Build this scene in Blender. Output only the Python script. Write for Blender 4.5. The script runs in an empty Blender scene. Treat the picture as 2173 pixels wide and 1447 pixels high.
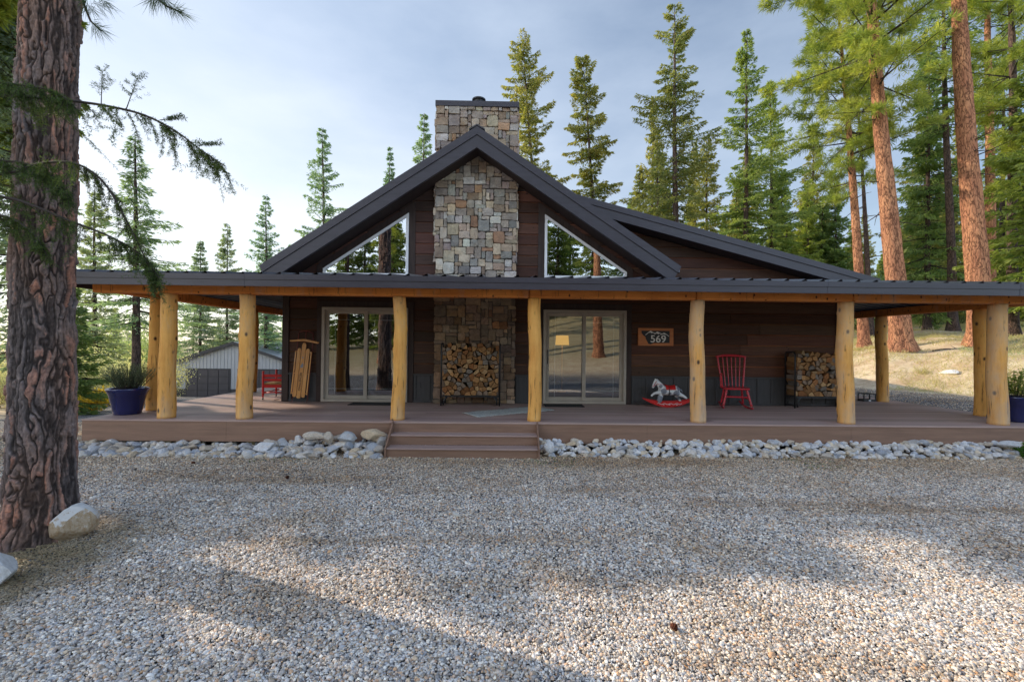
import bpy, math, random
import numpy as np
from math import sin, cos, pi, radians, sqrt, atan2, tan
from mathutils import Vector, Matrix, noise as mnoise
rnd = random.Random(7)
rng = np.random.default_rng(11)
SC = bpy.context.scene
COL = SC.collection

# ------------------------------------------------------------------ camera model (metres; +Y looks at the cabin)
F, H = 966.0, 1.745
YAW, PIT, ROL = radians(.9), radians(.5), radians(.62)
RM = Matrix.Rotation(-YAW, 3, 'Z') @ Matrix.Rotation(pi/2 + PIT, 3, 'X') @ Matrix.Rotation(ROL, 3, 'Z')
def at_y(px, py, y):
    d = RM @ Vector(((px-1086.5)/F, -(py-723.5)/F, -1)); t = y/d.y
    return Vector((d.x*t, y, H + d.z*t))
cam = bpy.data.objects.new('camera', bpy.data.cameras.new('camera')); COL.objects.link(cam)
cam.data.sensor_width = 36; cam.data.lens = F/2173*36; cam.data.clip_end = 3000; cam.data.clip_start = .05
cam.matrix_world = Matrix.Translation((0, 0, H)) @ RM.to_4x4()
SC.camera = cam
SC.render.resolution_x, SC.render.resolution_y = 1024, 681
SC.view_settings.view_transform = 'Standard'; SC.view_settings.look = 'None'; SC.view_settings.exposure = 0
SC.cycles.max_bounces = 8; SC.cycles.transparent_max_bounces = 12; SC.cycles.sample_clamp_indirect = 6

# ------------------------------------------------------------------ materials
def srgb(r, g, b):
    f = lambda c: (c/12.92 if c <= .04045 else ((c+.055)/1.055)**2.4)
    return (f(r/255), f(g/255), f(b/255))
class NT:
    def __init__(s, name):
        s.m = bpy.data.materials.new(name); s.m.use_nodes = True; s.t = s.m.node_tree
        s.t.nodes.clear(); s.out = s.n('ShaderNodeOutputMaterial')
    def n(s, typ, **kw):
        nd = s.t.nodes.new(typ)
        for k, v in kw.items(): setattr(nd, k, v)
        return nd
    def l(s, a, b): s.t.links.new(a, b)
    def mix(s, a, b, fac, mode='MIX'):
        x = s.n('ShaderNodeMix', data_type='RGBA', blend_type=mode)
        for sock, v in ((x.inputs[6], a), (x.inputs[7], b), (x.inputs[0], fac)):
            if hasattr(v, 'links') or hasattr(v, 'is_linked'): s.l(v, sock)
            elif isinstance(v, (int, float)): sock.default_value = v
            else: sock.default_value = (*v, 1) if len(v) == 3 else v
        return x.outputs[2]
    def coord(s, stretch=(1, 1, 1), kind='Object'):
        c = s.n('ShaderNodeTexCoord'); mp = s.n('ShaderNodeMapping')
        mp.inputs['Scale'].default_value = stretch; s.l(c.outputs[kind], mp.inputs[0]); return mp.outputs[0]
    def noise(s, vec, scale, detail=4, rough=.6):
        x = s.n('ShaderNodeTexNoise'); x.inputs['Scale'].default_value = scale
        x.inputs['Detail'].default_value = detail; x.inputs['Roughness'].default_value = rough
        if vec is not None: s.l(vec, x.inputs['Vector'])
        return x.outputs['Fac']
    def ramp(s, fac, stops):
        x = s.n('ShaderNodeValToRGB'); s.l(fac, x.inputs[0]); e = x.color_ramp.elements
        while len(e) < len(stops): e.new(.5)
        for el, (p, c) in zip(e, stops):
            el.position = p; el.color = (*c, 1) if not isinstance(c, (int, float)) else (c, c, c, 1)
        return x.outputs[0]
    def ramp_scaled(s, v, a, b):
        x = s.n('ShaderNodeMapRange', interpolation_type='SMOOTHSTEP'); s.l(v, x.inputs['Value']); x.inputs['From Min'].default_value = a; x.inputs['From Max'].default_value = b; return x.outputs['Result']
    def bump(s, h, strength=.3, dist=.01):
        b = s.n('ShaderNodeBump'); b.inputs['Strength'].default_value = strength; b.inputs['Distance'].default_value = dist
        s.l(h, b.inputs['Height']); return b.outputs[0]
    def princ(s, col, rough=.6, metal=0, normal=None, spec=.4, coat=0):
        p = s.n('ShaderNodeBsdfPrincipled')
        if hasattr(col, 'is_linked'): s.l(col, p.inputs['Base Color'])
        else: p.inputs['Base Color'].default_value = (*col, 1)
        if hasattr(rough, 'is_linked'): s.l(rough, p.inputs['Roughness'])
        else: p.inputs['Roughness'].default_value = rough
        p.inputs['Metallic'].default_value = metal; p.inputs['Specular IOR Level'].default_value = spec
        p.inputs['Coat Weight'].default_value = coat
        if normal is not None: s.l(normal, p.inputs['Normal'])
        return p.outputs[0]
    def end(s, sh): s.l(sh, s.out.inputs[0]); return s.m
def mat(name, c1, c2=None, scale=6, stretch=(1, 1, 1), rough=.6, bump=0, bdist=.01, metal=0, spec=.4, attr=False, coat=0, lo=.35, hi=.65, objrand=0):
    t = NT(name); v = t.coord(stretch); f = t.noise(v, scale, 6, .65)
    col = t.mix(c1, c2 or tuple(x*.6 for x in c1), t.ramp(f, [(lo, 0.), (hi, 1.)]))
    if attr:
        a = t.n('ShaderNodeVertexColor', layer_name='Col'); col = t.mix(col, a.outputs[0], 1.0, 'MULTIPLY')
    if objrand:
        oi = t.n('ShaderNodeObjectInfo'); col = t.mix(col, t.ramp(oi.outputs['Random'], [(0, 1-objrand), (1, 1+objrand)]), 1.0, 'MULTIPLY')
    nrm = t.bump(t.noise(v, scale*3, 6, .7), bump, bdist) if bump else None
    return t.end(t.princ(col, rough, metal, nrm, spec, coat))

M = {}
M['metal_trim'] = mat('dark_metal_trim', (0.050, 0.046, 0.063), (0.037, 0.033, 0.046), 2, (1, 1, 8), .42, .02, metal=.0, spec=.5)
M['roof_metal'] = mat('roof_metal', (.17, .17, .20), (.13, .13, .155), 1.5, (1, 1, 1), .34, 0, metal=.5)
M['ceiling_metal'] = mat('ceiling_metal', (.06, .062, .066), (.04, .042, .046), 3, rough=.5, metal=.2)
def siding_mat():
    t = NT('stained_siding'); v = t.coord((.35, 3, 5)); f = t.noise(v, 6, 8, .7)
    a = t.n('ShaderNodeVertexColor', layer_name='Col')
    col = t.mix((1.25, 1.2, 1.15), (.55, .52, .5), t.ramp(f, [(.3, 0.), (.7, 1.)]))
    col = t.mix(col, a.outputs[0], 1., 'MULTIPLY')
    vo = t.n('ShaderNodeTexVoronoi'); vo.inputs['Scale'].default_value = 2.6; t.l(t.coord((1, 0, 2)), vo.inputs['Vector'])
    col = t.mix((.012, .008, .006), col, t.ramp(vo.outputs['Distance'], [(.045, 0.), (.075, 1.)]))
    return t.end(t.princ(col, .68, 0, t.bump(t.noise(v, 22, 6, .7), .35, .006), .3))
M['siding'] = siding_mat()
M['trim_wood'] = mat('dark_trim_wood', (0.051, 0.032, 0.028), (0.028, 0.018, 0.017), 5, (4, 4, .5), .7, .3, .004)
M['wainscot'] = mat('wainscot_board', (0.063, 0.061, 0.065), (0.045, 0.044, 0.046), 5, (5, 5, .6), .6, .25, .003)
M['door_frame'] = mat('taupe_door_frame', (0.398, 0.354, 0.298), (0.343, 0.298, 0.254), 3, rough=.45)
M['white_frame'] = mat('pale_window_frame', (0.806, 0.819, 0.850), (0.715, 0.728, 0.780), 3, rough=.4)
M['muntin'] = mat('white_muntin', (.42, .42, .42), (.36, .36, .36), 3, rough=.4)
M['black'] = mat('black_metal', (.012, .012, .014), (.02, .02, .022), 30, rough=.45, spec=.5)
M['dark_room'] = mat('room_paint', (.06, .045, .032), (.05, .036, .026), 1, rough=.8)
M['void'] = mat('dark_void', (.008, .008, .009), (.01, .01, .01), 1, rough=.9)
def glass_mat(name, refl=.2, tint=(.75, .8, .8)):
    t = NT(name); tr = t.n('ShaderNodeBsdfTransparent'); tr.inputs[0].default_value = (*tint, 1)
    gl = t.n('ShaderNodeBsdfGlossy'); gl.inputs['Roughness'].default_value = .0; gl.inputs[0].default_value = (.93, .96, 1, 1)
    v = t.coord(); t.l(t.bump(t.noise(v, 1.6, 2, .5), .012, .05), gl.inputs['Normal'])
    lw = t.n('ShaderNodeFresnel'); lw.inputs[0].default_value = 1.5
    ad = t.n('ShaderNodeMath', operation='ADD', use_clamp=True); ad.inputs[1].default_value = refl; t.l(lw.outputs[0], ad.inputs[0])
    mx = t.n('ShaderNodeMixShader'); t.l(ad.outputs[0], mx.inputs[0]); t.l(tr.outputs[0], mx.inputs[1]); t.l(gl.outputs[0], mx.inputs[2])
    return t.end(mx.outputs[0])
M['glass'] = glass_mat('pane_glass', .24)
M['glass_up'] = glass_mat('gable_glass', .42)
def stone_mat(name, attr=True, c=(1, 1, 1), scale=9):
    t = NT(name); v = t.coord(); f = t.noise(v, scale, 8, .7); g = t.noise(v, scale*.35, 4, .6)
    col = t.mix((1.25, 1.22, 1.2), (.68, .68, .7), t.ramp(f, [(.3, 0.), (.7, 1.)]))
    col = t.mix(col, (.95, .72, .5), t.ramp(g, [(.52, 0.), (.68, .35)]), 'MULTIPLY')
    if attr:
        a = t.n('ShaderNodeVertexColor', layer_name='Col'); col = t.mix(col, a.outputs[0], 1., 'MULTIPLY')
    else:
        oi = t.n('ShaderNodeObjectInfo')
        col = t.mix(col, t.ramp(oi.outputs['Random'], [(0, (.44, .46, .50)), (.18, (.78, .79, .80)), (.34, (.60, .52, .42)), (.5, (.84, .81, .75)), (.64, (.40, .44, .50)), (.8, (.72, .58, .40)), (1, (.86, .86, .86))]), 1., 'MULTIPLY')
        col = t.mix(col, c, 1., 'MULTIPLY')
    return t.end(t.princ(col, .85, 0, t.bump(t.noise(v, scale*2.5, 8, .75), .8, .02), .25))
M['stone'] = stone_mat('veneer_stone')
M['rock'] = stone_mat('river_rock', False, (1, 1, 1), 7)
M['boulder_tan'] = mat('tan_boulder', (.48, .36, .23), (.36, .22, .11), 5, rough=.85, bump=.7, bdist=.03)
def boulder_mat():
    t = NT('lit_top_boulder'); v = t.coord(); f = t.noise(v, 6, 8, .7)
    col = t.mix((.62, .50, .36), (.44, .28, .15), t.ramp(f, [(.42, 0.), (.66, 1.)]))
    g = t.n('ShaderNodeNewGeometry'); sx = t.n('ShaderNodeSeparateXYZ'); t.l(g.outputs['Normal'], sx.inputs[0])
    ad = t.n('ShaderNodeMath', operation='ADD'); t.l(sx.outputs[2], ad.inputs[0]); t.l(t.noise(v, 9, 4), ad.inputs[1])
    col = t.mix(col, (.80, .78, .75), t.ramp(ad.outputs[0], [(.62, 0.), (.85, 1.)]))  # sunlight painted into the colour of upward-facing sides
    return t.end(t.princ(col, .85, 0, t.bump(t.noise(v, 14, 8, .75), .8, .02), .25))
M['boulder'] = boulder_mat()
M['white_rock'] = mat('white_rock', (.82, .81, .8), (.62, .6, .57), 6, rough=.85, bump=.6, bdist=.02)
M['mortar'] = mat('mortar', (.12, .11, .1), (.08, .075, .07), 20, rough=.95, bump=.5)
M['deck'] = mat('composite_deck', (0.430, 0.304, 0.267), (0.353, 0.244, 0.214), 4, (.4, 6, 6), .55, .15, .003, attr=True)
M['deck_fascia'] = mat('deck_fascia', (.28, .165, .112), (.205, .12, .082), 3, (.4, 6, 6), .6, .12, .003, attr=True)
def log_mat(name, c1, c2, knot=(.07, .03, .015), stretch=(3, 3, .35), ks=1.0):
    t = NT(name); v = t.coord(stretch); f = t.noise(v, 5, 8, .7)
    col = t.mix(c1, c2, t.ramp(f, [(.35, 0.), (.68, 1.)]))
    big = t.noise(t.coord(), 1.3, 3); col = t.mix(col, tuple(min(1, x*y) for x, y in zip(c1, (1.25, 1.3, 1.35))), t.ramp(big, [(.45, 0.), (.7, .6)]))
    vo = t.n('ShaderNodeTexVoronoi'); vo.inputs['Scale'].default_value = 4.8*ks
    vv = t.n('ShaderNodeVectorMath', operation='ADD'); oi = t.n('ShaderNodeObjectInfo'); t.l(oi.outputs['Location'], vv.inputs[1])
    t.l(t.coord((1.25, 1.25, .8)), vv.inputs[0]); t.l(vv.outputs[0], vo.inputs['Vector'])
    col = t.mix(knot, col, t.ramp(vo.outputs['Distance'], [(.09, 0.), (.19, 1.)]))
    st = t.noise(t.coord((9, 9, 1.1)), 2.2, 4, .6); col = t.mix(col, tuple(x*1.6 for x in knot), t.ramp(st, [(.60, 0.), (.70, .8)]))
    oi2 = t.n('ShaderNodeObjectInfo'); gm_ = t.n('ShaderNodeMath', operation='MULTIPLY_ADD'); t.l(oi2.outputs['Random'], gm_.inputs[0]); gm_.inputs[1].default_value = .35; t.l(t.noise(t.coord((2, 2, .7)), 1.7, 5, .65), gm_.inputs[2])
    col = t.mix(col, tuple(.62*sum(c1)/3+.25*x for x in c1), t.ramp(gm_.outputs[0], [(.66, 0.), (.98, .7)]))
    ck = t.noise(t.coord((16, 16, .55)), 2.0, 5, .62); ckf = t.ramp(ck, [(.655, 1.), (.69, 0.)]) if ks == 1.0 else t.ramp(ck, [(.7, 1.), (.75, 0.)])
    col = t.mix(tuple(x*1.1 for x in knot), col, ckf)
    nz = t.noise(v, 14, 6, .7)
    return t.end(t.princ(col, .78, 0, t.bump(t.mix(nz, ckf, .5), .6, .01), .2))
M['log'] = log_mat('peeled_log', (.85, .455, .13), (.66, .30, .07))
M['beam'] = log_mat('rough_timber', (.74, .28, .07), (.54, .175, .042), (.06, .02, .01), (.35, 3, 3), 1.6)
M['pier'] = mat('pier_wood', (.22, .18, .09), (.15, .12, .06), 6, (3, 3, .5), .8, .3)
M['red'] = mat('red_paint', (0.546, 0.016, 0.033), (0.442, 0.013, 0.026), 12, rough=.3, spec=.5, coat=.3)
M['red_bright'] = mat('bright_red_paint', (.55, .02, .018), (.45, .012, .012), 12, rough=.4)
M['white_paint'] = mat('white_paint', (.7, .7, .7), (.6, .6, .62), 8, rough=.5)
M['grey_paint'] = mat('grey_paint', (.2, .22, .27), (.17, .19, .23), 8, rough=.5)
M['slat'] = mat('varnished_slat', (0.605, 0.303, 0.087), (0.468, 0.205, 0.054), 4, (6, 6, .7), .35, .1, coat=.4)
M['rust_red'] = mat('dull_red_steel', (.16, .025, .022), (.1, .018, .016), 10, rough=.5)
M['ink'] = mat('black_ink', (.015, .014, .013), (.02, .02, .02), 9, rough=.7)
M['wicker'] = mat('rush_seat', (.45, .26, .1), (.3, .16, .06), 30, rough=.8, bump=.5)
def glaze():
    t = NT('blue_glaze'); v = t.coord(); col = t.mix((.008, .016, .11), (.006, .01, .07), t.noise(v, 3, 3))
    return t.end(t.princ(col, .12, 0, t.bump(t.noise(v, 5, 2), .05, .02), .6, .6))
M['glaze'] = glaze()
M['soil'] = mat('potting_soil', (.05, .035, .025), None, 20, rough=.95, bump=.8)
M['rug'] = mat('woven_rug', (0.540, 0.555, 0.525), (0.330, 0.345, 0.330), 45, (1, 1, 1), .95, .8, .01, lo=.4, hi=.6)
M['mat'] = mat('rubber_mat', (.015, .015, .016), (.028, .028, .028), 60, rough=.9, bump=.5)
M['sign_wood'] = mat('sign_wood', (0.588, 0.210, 0.063), (0.420, 0.133, 0.042), 5, (.5, 3, 4), .5, .15)
M['sign_dark'] = mat('sign_charcoal', (.03, .031, .033), (.024, .025, .026), 9, rough=.6)
M['sign_white'] = mat('sign_white', (.72, .7, .66), (.66, .64, .6), 9, rough=.6)
M['garage_wall'] = mat('ribbed_grey_metal', (0.437, 0.445, 0.468), (0.406, 0.413, 0.437), 2, rough=.5, metal=.1)
M['garage_dark'] = mat('garage_dark_metal', (.05, .046, .052), (.042, .04, .045), 2, rough=.5)
M['garage_door'] = mat('garage_door', (.075, .066, .075), (.06, .054, .062), 2, rough=.5)
M['garage_roof'] = mat('garage_roof_metal', (.30, .33, .40), (.25, .28, .35), 2, rough=.4, metal=.3)
M['cone'] = mat('pine_cone', (.14, .04, .02), (.08, .025, .012), 30, rough=.8)
M['chip'] = mat('pale_wood_chip', (.7, .68, .62), (.55, .5, .42), 20, rough=.7)

def bark_mat(name, attr=False, c_plate=(.30, .12, .055), c_crack=(.035, .022, .018), sc=5, orange=(.42, .17, .07), edge=(.0, .16)):
    t = NT(name); v = t.coord((1, 1, .28))
    w = t.n('ShaderNodeVectorMath', operation='MULTIPLY_ADD'); nn = t.n('ShaderNodeTexNoise'); nn.inputs['Scale'].default_value = sc*.9
    t.l(v, nn.inputs['Vector']); t.l(nn.outputs['Color'], w.inputs[0]); w.inputs[1].default_value = (.38,)*3; t.l(v, w.inputs[2])
    vo = t.n('ShaderNodeTexVoronoi', feature='DISTANCE_TO_EDGE'); vo.inputs['Scale'].default_value = sc; t.l(w.outputs[0], vo.inputs['Vector'])
    f = t.noise(t.coord((1, 1, .5)), 16, 8, .72)
    pl = t.mix(c_plate, orange, t.ramp(t.noise(t.coord((1, 1, .3)), 2.5, 4), [(.4, 0.), (.62, 1.)]))
    pl = t.mix(pl, tuple(x*.5 for x in c_plate), t.ramp(f, [(.42, 0.), (.7, .85)]))
    if attr:
        a = t.n('ShaderNodeVertexColor', layer_name='Col'); col = t.mix(pl, a.outputs[0], 1., 'MULTIPLY'); nrm = t.bump(t.noise(t.coord((1, 1, .6)), 45, 10, .8), .9, .012)
    else:
        col = t.mix(c_crack, pl, t.ramp(vo.outputs[0], [(edge[0], 0.), (edge[1], 1.)]))
        h = t.mix(vo.outputs[0], f, .35); nrm = t.bump(h, .9, .06)
    return t.end(t.princ(col, .9, 0, nrm, .15))
M['bark_big'] = bark_mat('furrowed_bark', True, (.30, .25, .225), orange=(.40, .255, .185))
M['bark_orange'] = bark_mat('orange_pine_bark', False, (.42, .19, .11), (.10, .045, .028), 7.5, (.60, .30, .16), (.0, .13))
M['bark_grey'] = bark_mat('grey_bark', False, (.13, .095, .085), (.04, .03, .028), 8, (.19, .12, .095))
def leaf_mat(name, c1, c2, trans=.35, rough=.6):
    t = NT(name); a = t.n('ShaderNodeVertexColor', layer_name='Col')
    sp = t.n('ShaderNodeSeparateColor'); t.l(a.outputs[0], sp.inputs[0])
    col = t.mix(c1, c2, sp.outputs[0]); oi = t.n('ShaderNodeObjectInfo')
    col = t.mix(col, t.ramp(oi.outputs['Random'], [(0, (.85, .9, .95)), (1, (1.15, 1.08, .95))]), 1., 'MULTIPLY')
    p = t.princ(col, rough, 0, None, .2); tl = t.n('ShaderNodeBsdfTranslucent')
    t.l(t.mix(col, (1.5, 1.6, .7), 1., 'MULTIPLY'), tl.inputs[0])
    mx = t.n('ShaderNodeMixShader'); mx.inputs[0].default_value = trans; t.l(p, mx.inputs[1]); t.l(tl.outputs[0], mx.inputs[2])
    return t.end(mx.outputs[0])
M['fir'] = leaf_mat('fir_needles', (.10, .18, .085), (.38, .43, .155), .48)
M['fir_olive'] = leaf_mat('olive_fir_needles', (0.112, 0.175, 0.075), (0.525, 0.438, 0.150), .42)
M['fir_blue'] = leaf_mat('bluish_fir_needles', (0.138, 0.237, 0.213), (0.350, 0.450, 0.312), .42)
M['fir_pale'] = leaf_mat('hazed_far_needles', (.22, .29, .25), (.42, .46, .33), .45)  # distance haze put into the needle colour
M['pine'] = leaf_mat('pine_needles', (.115, .19, .06), (.48, .50, .15), .48)
M['near_fir'] = leaf_mat('near_fir_needles', (.05, .09, .035), (.15, .19, .065), .3)
M['brush'] = leaf_mat('hazed_brush_leaves', (.44, .43, .36), (.70, .66, .56), .5)  # haze of the left background painted in as paler leaves
M['green_brush'] = leaf_mat('green_brush_leaves', (.22, .29, .16), (.46, .52, .30), .45)
M['yellow_brush'] = leaf_mat('yellow_leaves', (.45, .30, .03), (.62, .45, .08), .45)
M['herb'] = leaf_mat('grey_green_herb', (.07, .10, .06), (.20, .24, .16), .3)
M['grass'] = leaf_mat('dry_grass', (.42, .36, .18), (.66, .57, .34), .35)
M['weed'] = leaf_mat('weed_green', (.06, .14, .02), (.14, .26, .05), .35)
M['needle_litter'] = leaf_mat('fallen_needles', (.28, .16, .09), (.45, .30, .18), .1)
M['twig'] = mat('twig_bark', (.06, .045, .038), (.035, .028, .025), 12, rough=.9)

# ------------------------------------------------------------------ mesh builder and object helpers
class MB:
    def __init__(s): s.v, s.f, s.c, s.m, s.col, s.mi = [], [], [], [], (1, 1, 1), 0
    def add(s, vs, fs):
        o = len(s.v); s.v += [tuple(p) for p in vs]
        for f in fs: s.f.append([o+i for i in f]); s.c.append(s.col); s.m.append(s.mi)
        return s
    def box(s, x0, x1, y0, y1, z0, z1):
        return s.add([(x0,y0,z0),(x1,y0,z0),(x1,y1,z0),(x0,y1,z0),(x0,y0,z1),(x1,y0,z1),(x1,y1,z1),(x0,y1,z1)],
                     [(3,2,1,0),(4,5,6,7),(0,1,5,4),(1,2,6,5),(2,3,7,6),(3,0,4,7)])
    def prism(s, poly, y0, y1):       # poly in (x,z), counter-clockwise seen from -Y
        n = len(poly)
        return s.add([(x,y0,z) for x,z in poly]+[(x,y1,z) for x,z in poly],
                     [tuple(range(n)), tuple(range(2*n-1,n-1,-1))]+[((i+1)%n,i,n+i,n+(i+1)%n) for i in range(n)])
    def prism_x(s, poly, x0, x1):     # poly in (y,z)
        n = len(poly)
        return s.add([(x0,y,z) for y,z in poly]+[(x1,y,z) for y,z in poly],
                     [tuple(range(n-1,-1,-1)), tuple(range(n,2*n))]+[(i,(i+1)%n,n+(i+1)%n,n+i) for i in range(n)])
    def prism_z(s, poly, z0, z1):     # poly in (x,y) ccw from above
        n = len(poly)
        return s.add([(x,y,z0) for x,y in poly]+[(x,y,z1) for x,y in poly],
                     [tuple(range(n-1,-1,-1)), tuple(range(n,2*n))]+[(i,(i+1)%n,n+(i+1)%n,n+i) for i in range(n)])
    def tube(s, pts, rad, n=8, twist=0, lobes=0, amp=0, flat=None):
        pts = [Vector(p) for p in pts]; k = len(pts); rad = rad if isinstance(rad, (list, tuple)) else [rad]*k
        ref = Vector((.31, .87, .38)).normalized(); o = len(s.v); vs = []; u = None
        for i, p in enumerate(pts):
            d = (pts[min(i+1,k-1)]-pts[max(i-1,0)]).normalized()
            if u is None: u = d.cross(ref).normalized()
            u = (u - d*u.dot(d)).normalized(); w = d.cross(u)
            for j in range(n):
                a = 2*pi*j/n; r = rad[i]*(1+amp*cos(lobes*(a+twist*i))) if lobes else rad[i]
                vs.append(p + (u*cos(a)+w*sin(a))*r)
        fs = [(i*n+j, i*n+(j+1)%n, (i+1)*n+(j+1)%n, (i+1)*n+j) for i in range(k-1) for j in range(n)]
        fs += [tuple(range(n-1,-1,-1)), tuple(range((k-1)*n, k*n))]
        return s.add(vs, fs)
    def lathe(s, prof, c, n=24):      # prof [(r,z)] from bottom up
        k = len(prof); vs = [(c[0]+r*cos(2*pi*j/n), c[1]+r*sin(2*pi*j/n), c[2]+z) for r, z in prof for j in range(n)]
        fs = [(i*n+j, i*n+(j+1)%n, (i+1)*n+(j+1)%n, (i+1)*n+j) for i in range(k-1) for j in range(n)]
        fs += [tuple(range(n-1,-1,-1)), tuple(range((k-1)*n, k*n))]
        return s.add(vs, fs)
    def sphere(s, c, r, n=12, m=8):
        r = r if isinstance(r, (tuple, list)) else (r,)*3
        prof = [(max(.002, sin(pi*i/m)), -cos(pi*i/m)) for i in range(m+1)]
        vs = [(c[0]+q*cos(2*pi*j/n)*r[0], c[1]+q*sin(2*pi*j/n)*r[1], c[2]+z*r[2]) for q, z in prof for j in range(n)]
        fs = [(i*n+j, i*n+(j+1)%n, (i+1)*n+(j+1)%n, (i+1)*n+j) for i in range(m) for j in range(n)]
        return s.add(vs, fs+[tuple(range(n-1,-1,-1)), tuple(range(m*n, m*n+n))])
    def build(s, name, mats, parent=None, smooth=False, bevel=0, world=True):
        me = bpy.data.meshes.new(name); off = parent_loc(parent) if (parent is not None and world) else Vector((0,0,0))
        me.from_pydata([(x-off.x, y-off.y, z-off.z) for x,y,z in s.v], [], s.f)
        mats = mats if isinstance(mats, list) else [mats]
        for m in mats: me.materials.append(m)
        ca = me.attributes.new('Col', 'FLOAT_COLOR', 'FACE') if False else me.color_attributes.new('Col', 'FLOAT_COLOR', 'CORNER')
        arr = np.ones((len(me.loops), 4), np.float32); k = 0
        for f, c in zip(s.f, s.c): arr[k:k+len(f), :3] = c; k += len(f)
        ca.data.foreach_set('color', arr.ravel())
        if max(s.m, default=0): me.polygons.foreach_set('material_index', s.m)
        if smooth: me.polygons.foreach_set('use_smooth', [True]*len(me.polygons))
        me.update(); o = bpy.data.objects.new(name, me); COL.objects.link(o)
        if parent is not None: o.parent = parent
        if bevel:
            b = o.modifiers.new('bevel', 'BEVEL'); b.width = bevel; b.segments = 2; b.limit_method = 'ANGLE'
        return o
def parent_loc(p):
    v = Vector((0,0,0))
    while p is not None: v += p.location; p = p.parent
    return v
def np_mesh(name, V, Fq, C=None, mats=(), mi=None, smooth=False):
    me = bpy.data.meshes.new(name); V = np.asarray(V, np.float32); Fq = np.asarray(Fq, np.int32); k = Fq.shape[1]
    me.vertices.add(len(V)); me.vertices.foreach_set('co', V.ravel())
    me.loops.add(Fq.size); me.loops.foreach_set('vertex_index', Fq.ravel())
    me.polygons.add(len(Fq)); me.polygons.foreach_set('loop_start', np.arange(len(Fq), dtype=np.int32)*k)
    for m in mats: me.materials.append(m)
    if mi is not None: me.polygons.foreach_set('material_index', np.asarray(mi, np.int32))
    me.update(calc_edges=True)
    if C is not None:
        ca = me.color_attributes.new('Col', 'FLOAT_COLOR', 'POINT'); A = np.ones((len(V), 4), np.float32)
        C = np.asarray(C); A[:, :3] = C if C.ndim == 2 else C[:, None]; ca.data.foreach_set('color', A.ravel())
    me.polygons.foreach_set('use_smooth', np.full(len(Fq), smooth))
    return me
def tag(o, label=None, cat=None, group=None, kind=None):
    if label: o['label'] = label
    if cat: o['category'] = cat
    if group: o['group'] = group
    if kind: o['kind'] = kind
    return o
def thing(name, label, cat, loc=(0,0,0), rz=0, group=None):
    o = bpy.data.objects.new(name, None); COL.objects.link(o); o.empty_display_size = .1
    o.location = loc; o.rotation_euler = (0,0,rz); return tag(o, label, cat, group)
def link(name, me, parent=None, loc=(0,0,0)):
    o = bpy.data.objects.new(name, me); COL.objects.link(o); o.location = loc
    if parent is not None: o.parent = parent
    return o
def sst(a, b, x):
    t = np.clip((x-a)/(b-a), 0, 1); return t*t*(3-2*t)

# ------------------------------------------------------------------ terrain
def height(x, y):
    x = np.asarray(x, float); y = np.asarray(y, float)
    d = .87*(x-12.8)+.49*(y-16.6); far = sst(9.6, 13, x)
    h = .3*far*sst(-14, 4, y) + (1.45*sst(0, 5.5, d) + .085*np.clip(d-5, 0, 60))*sst(-30, -2, y)*.999
    h = h + .12*np.sin(x*.9+y*.35)*sst(.5, 4, d) + .05*np.sin(x*2.1-y*1.7)*sst(0, 3, d)
    h = h - .0955*np.clip(y-8, 0, 37)*sst(-3, -10, x)
    h = h + .16*np.clip(-y-4.5, 0, 40)*sst(-9, 9, x) + .05*np.clip(-y-8, 0, 60)
    return h
def hz(x, y): return float(height(x, y))
# ------------------------------------------------------------------ polygons
def inset(poly, d):                   # convex ccw polygon moved inwards by d
    n = len(poly); L = []
    for i in range(n):
        (x0, y0), (x1, y1) = poly[i], poly[(i+1) % n]; l = math.hypot(x1-x0, y1-y0); nx, ny = -(y1-y0)/l, (x1-x0)/l
        L.append((nx, ny, nx*x0+ny*y0+d))
    out = []
    for i in range(n):
        a, b, c = L[i-1]; p, q, r = L[i]; D = a*q-b*p
        out.append(((c*q-b*r)/D, (a*r-c*p)/D))
    return out
def ring(mb, outer, inner, y0, y1):
    n = len(outer); o = [(x, y0, z) for x, z in outer]+[(x, y0, z) for x, z in inner]+[(x, y1, z) for x, z in outer]+[(x, y1, z) for x, z in inner]
    fs = []
    for i in range(n):
        j = (i+1) % n
        fs += [(i, j, n+j, n+i), (2*n+j, 2*n+i, 3*n+i, 3*n+j), (j, i, 2*n+i, 2*n+j), (n+i, n+j, 3*n+j, 3*n+i)]
    return mb.add(o, fs)
def rect(x0, x1, z0, z1): return [(x0, z0), (x1, z0), (x1, z1), (x0, z1)]

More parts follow.
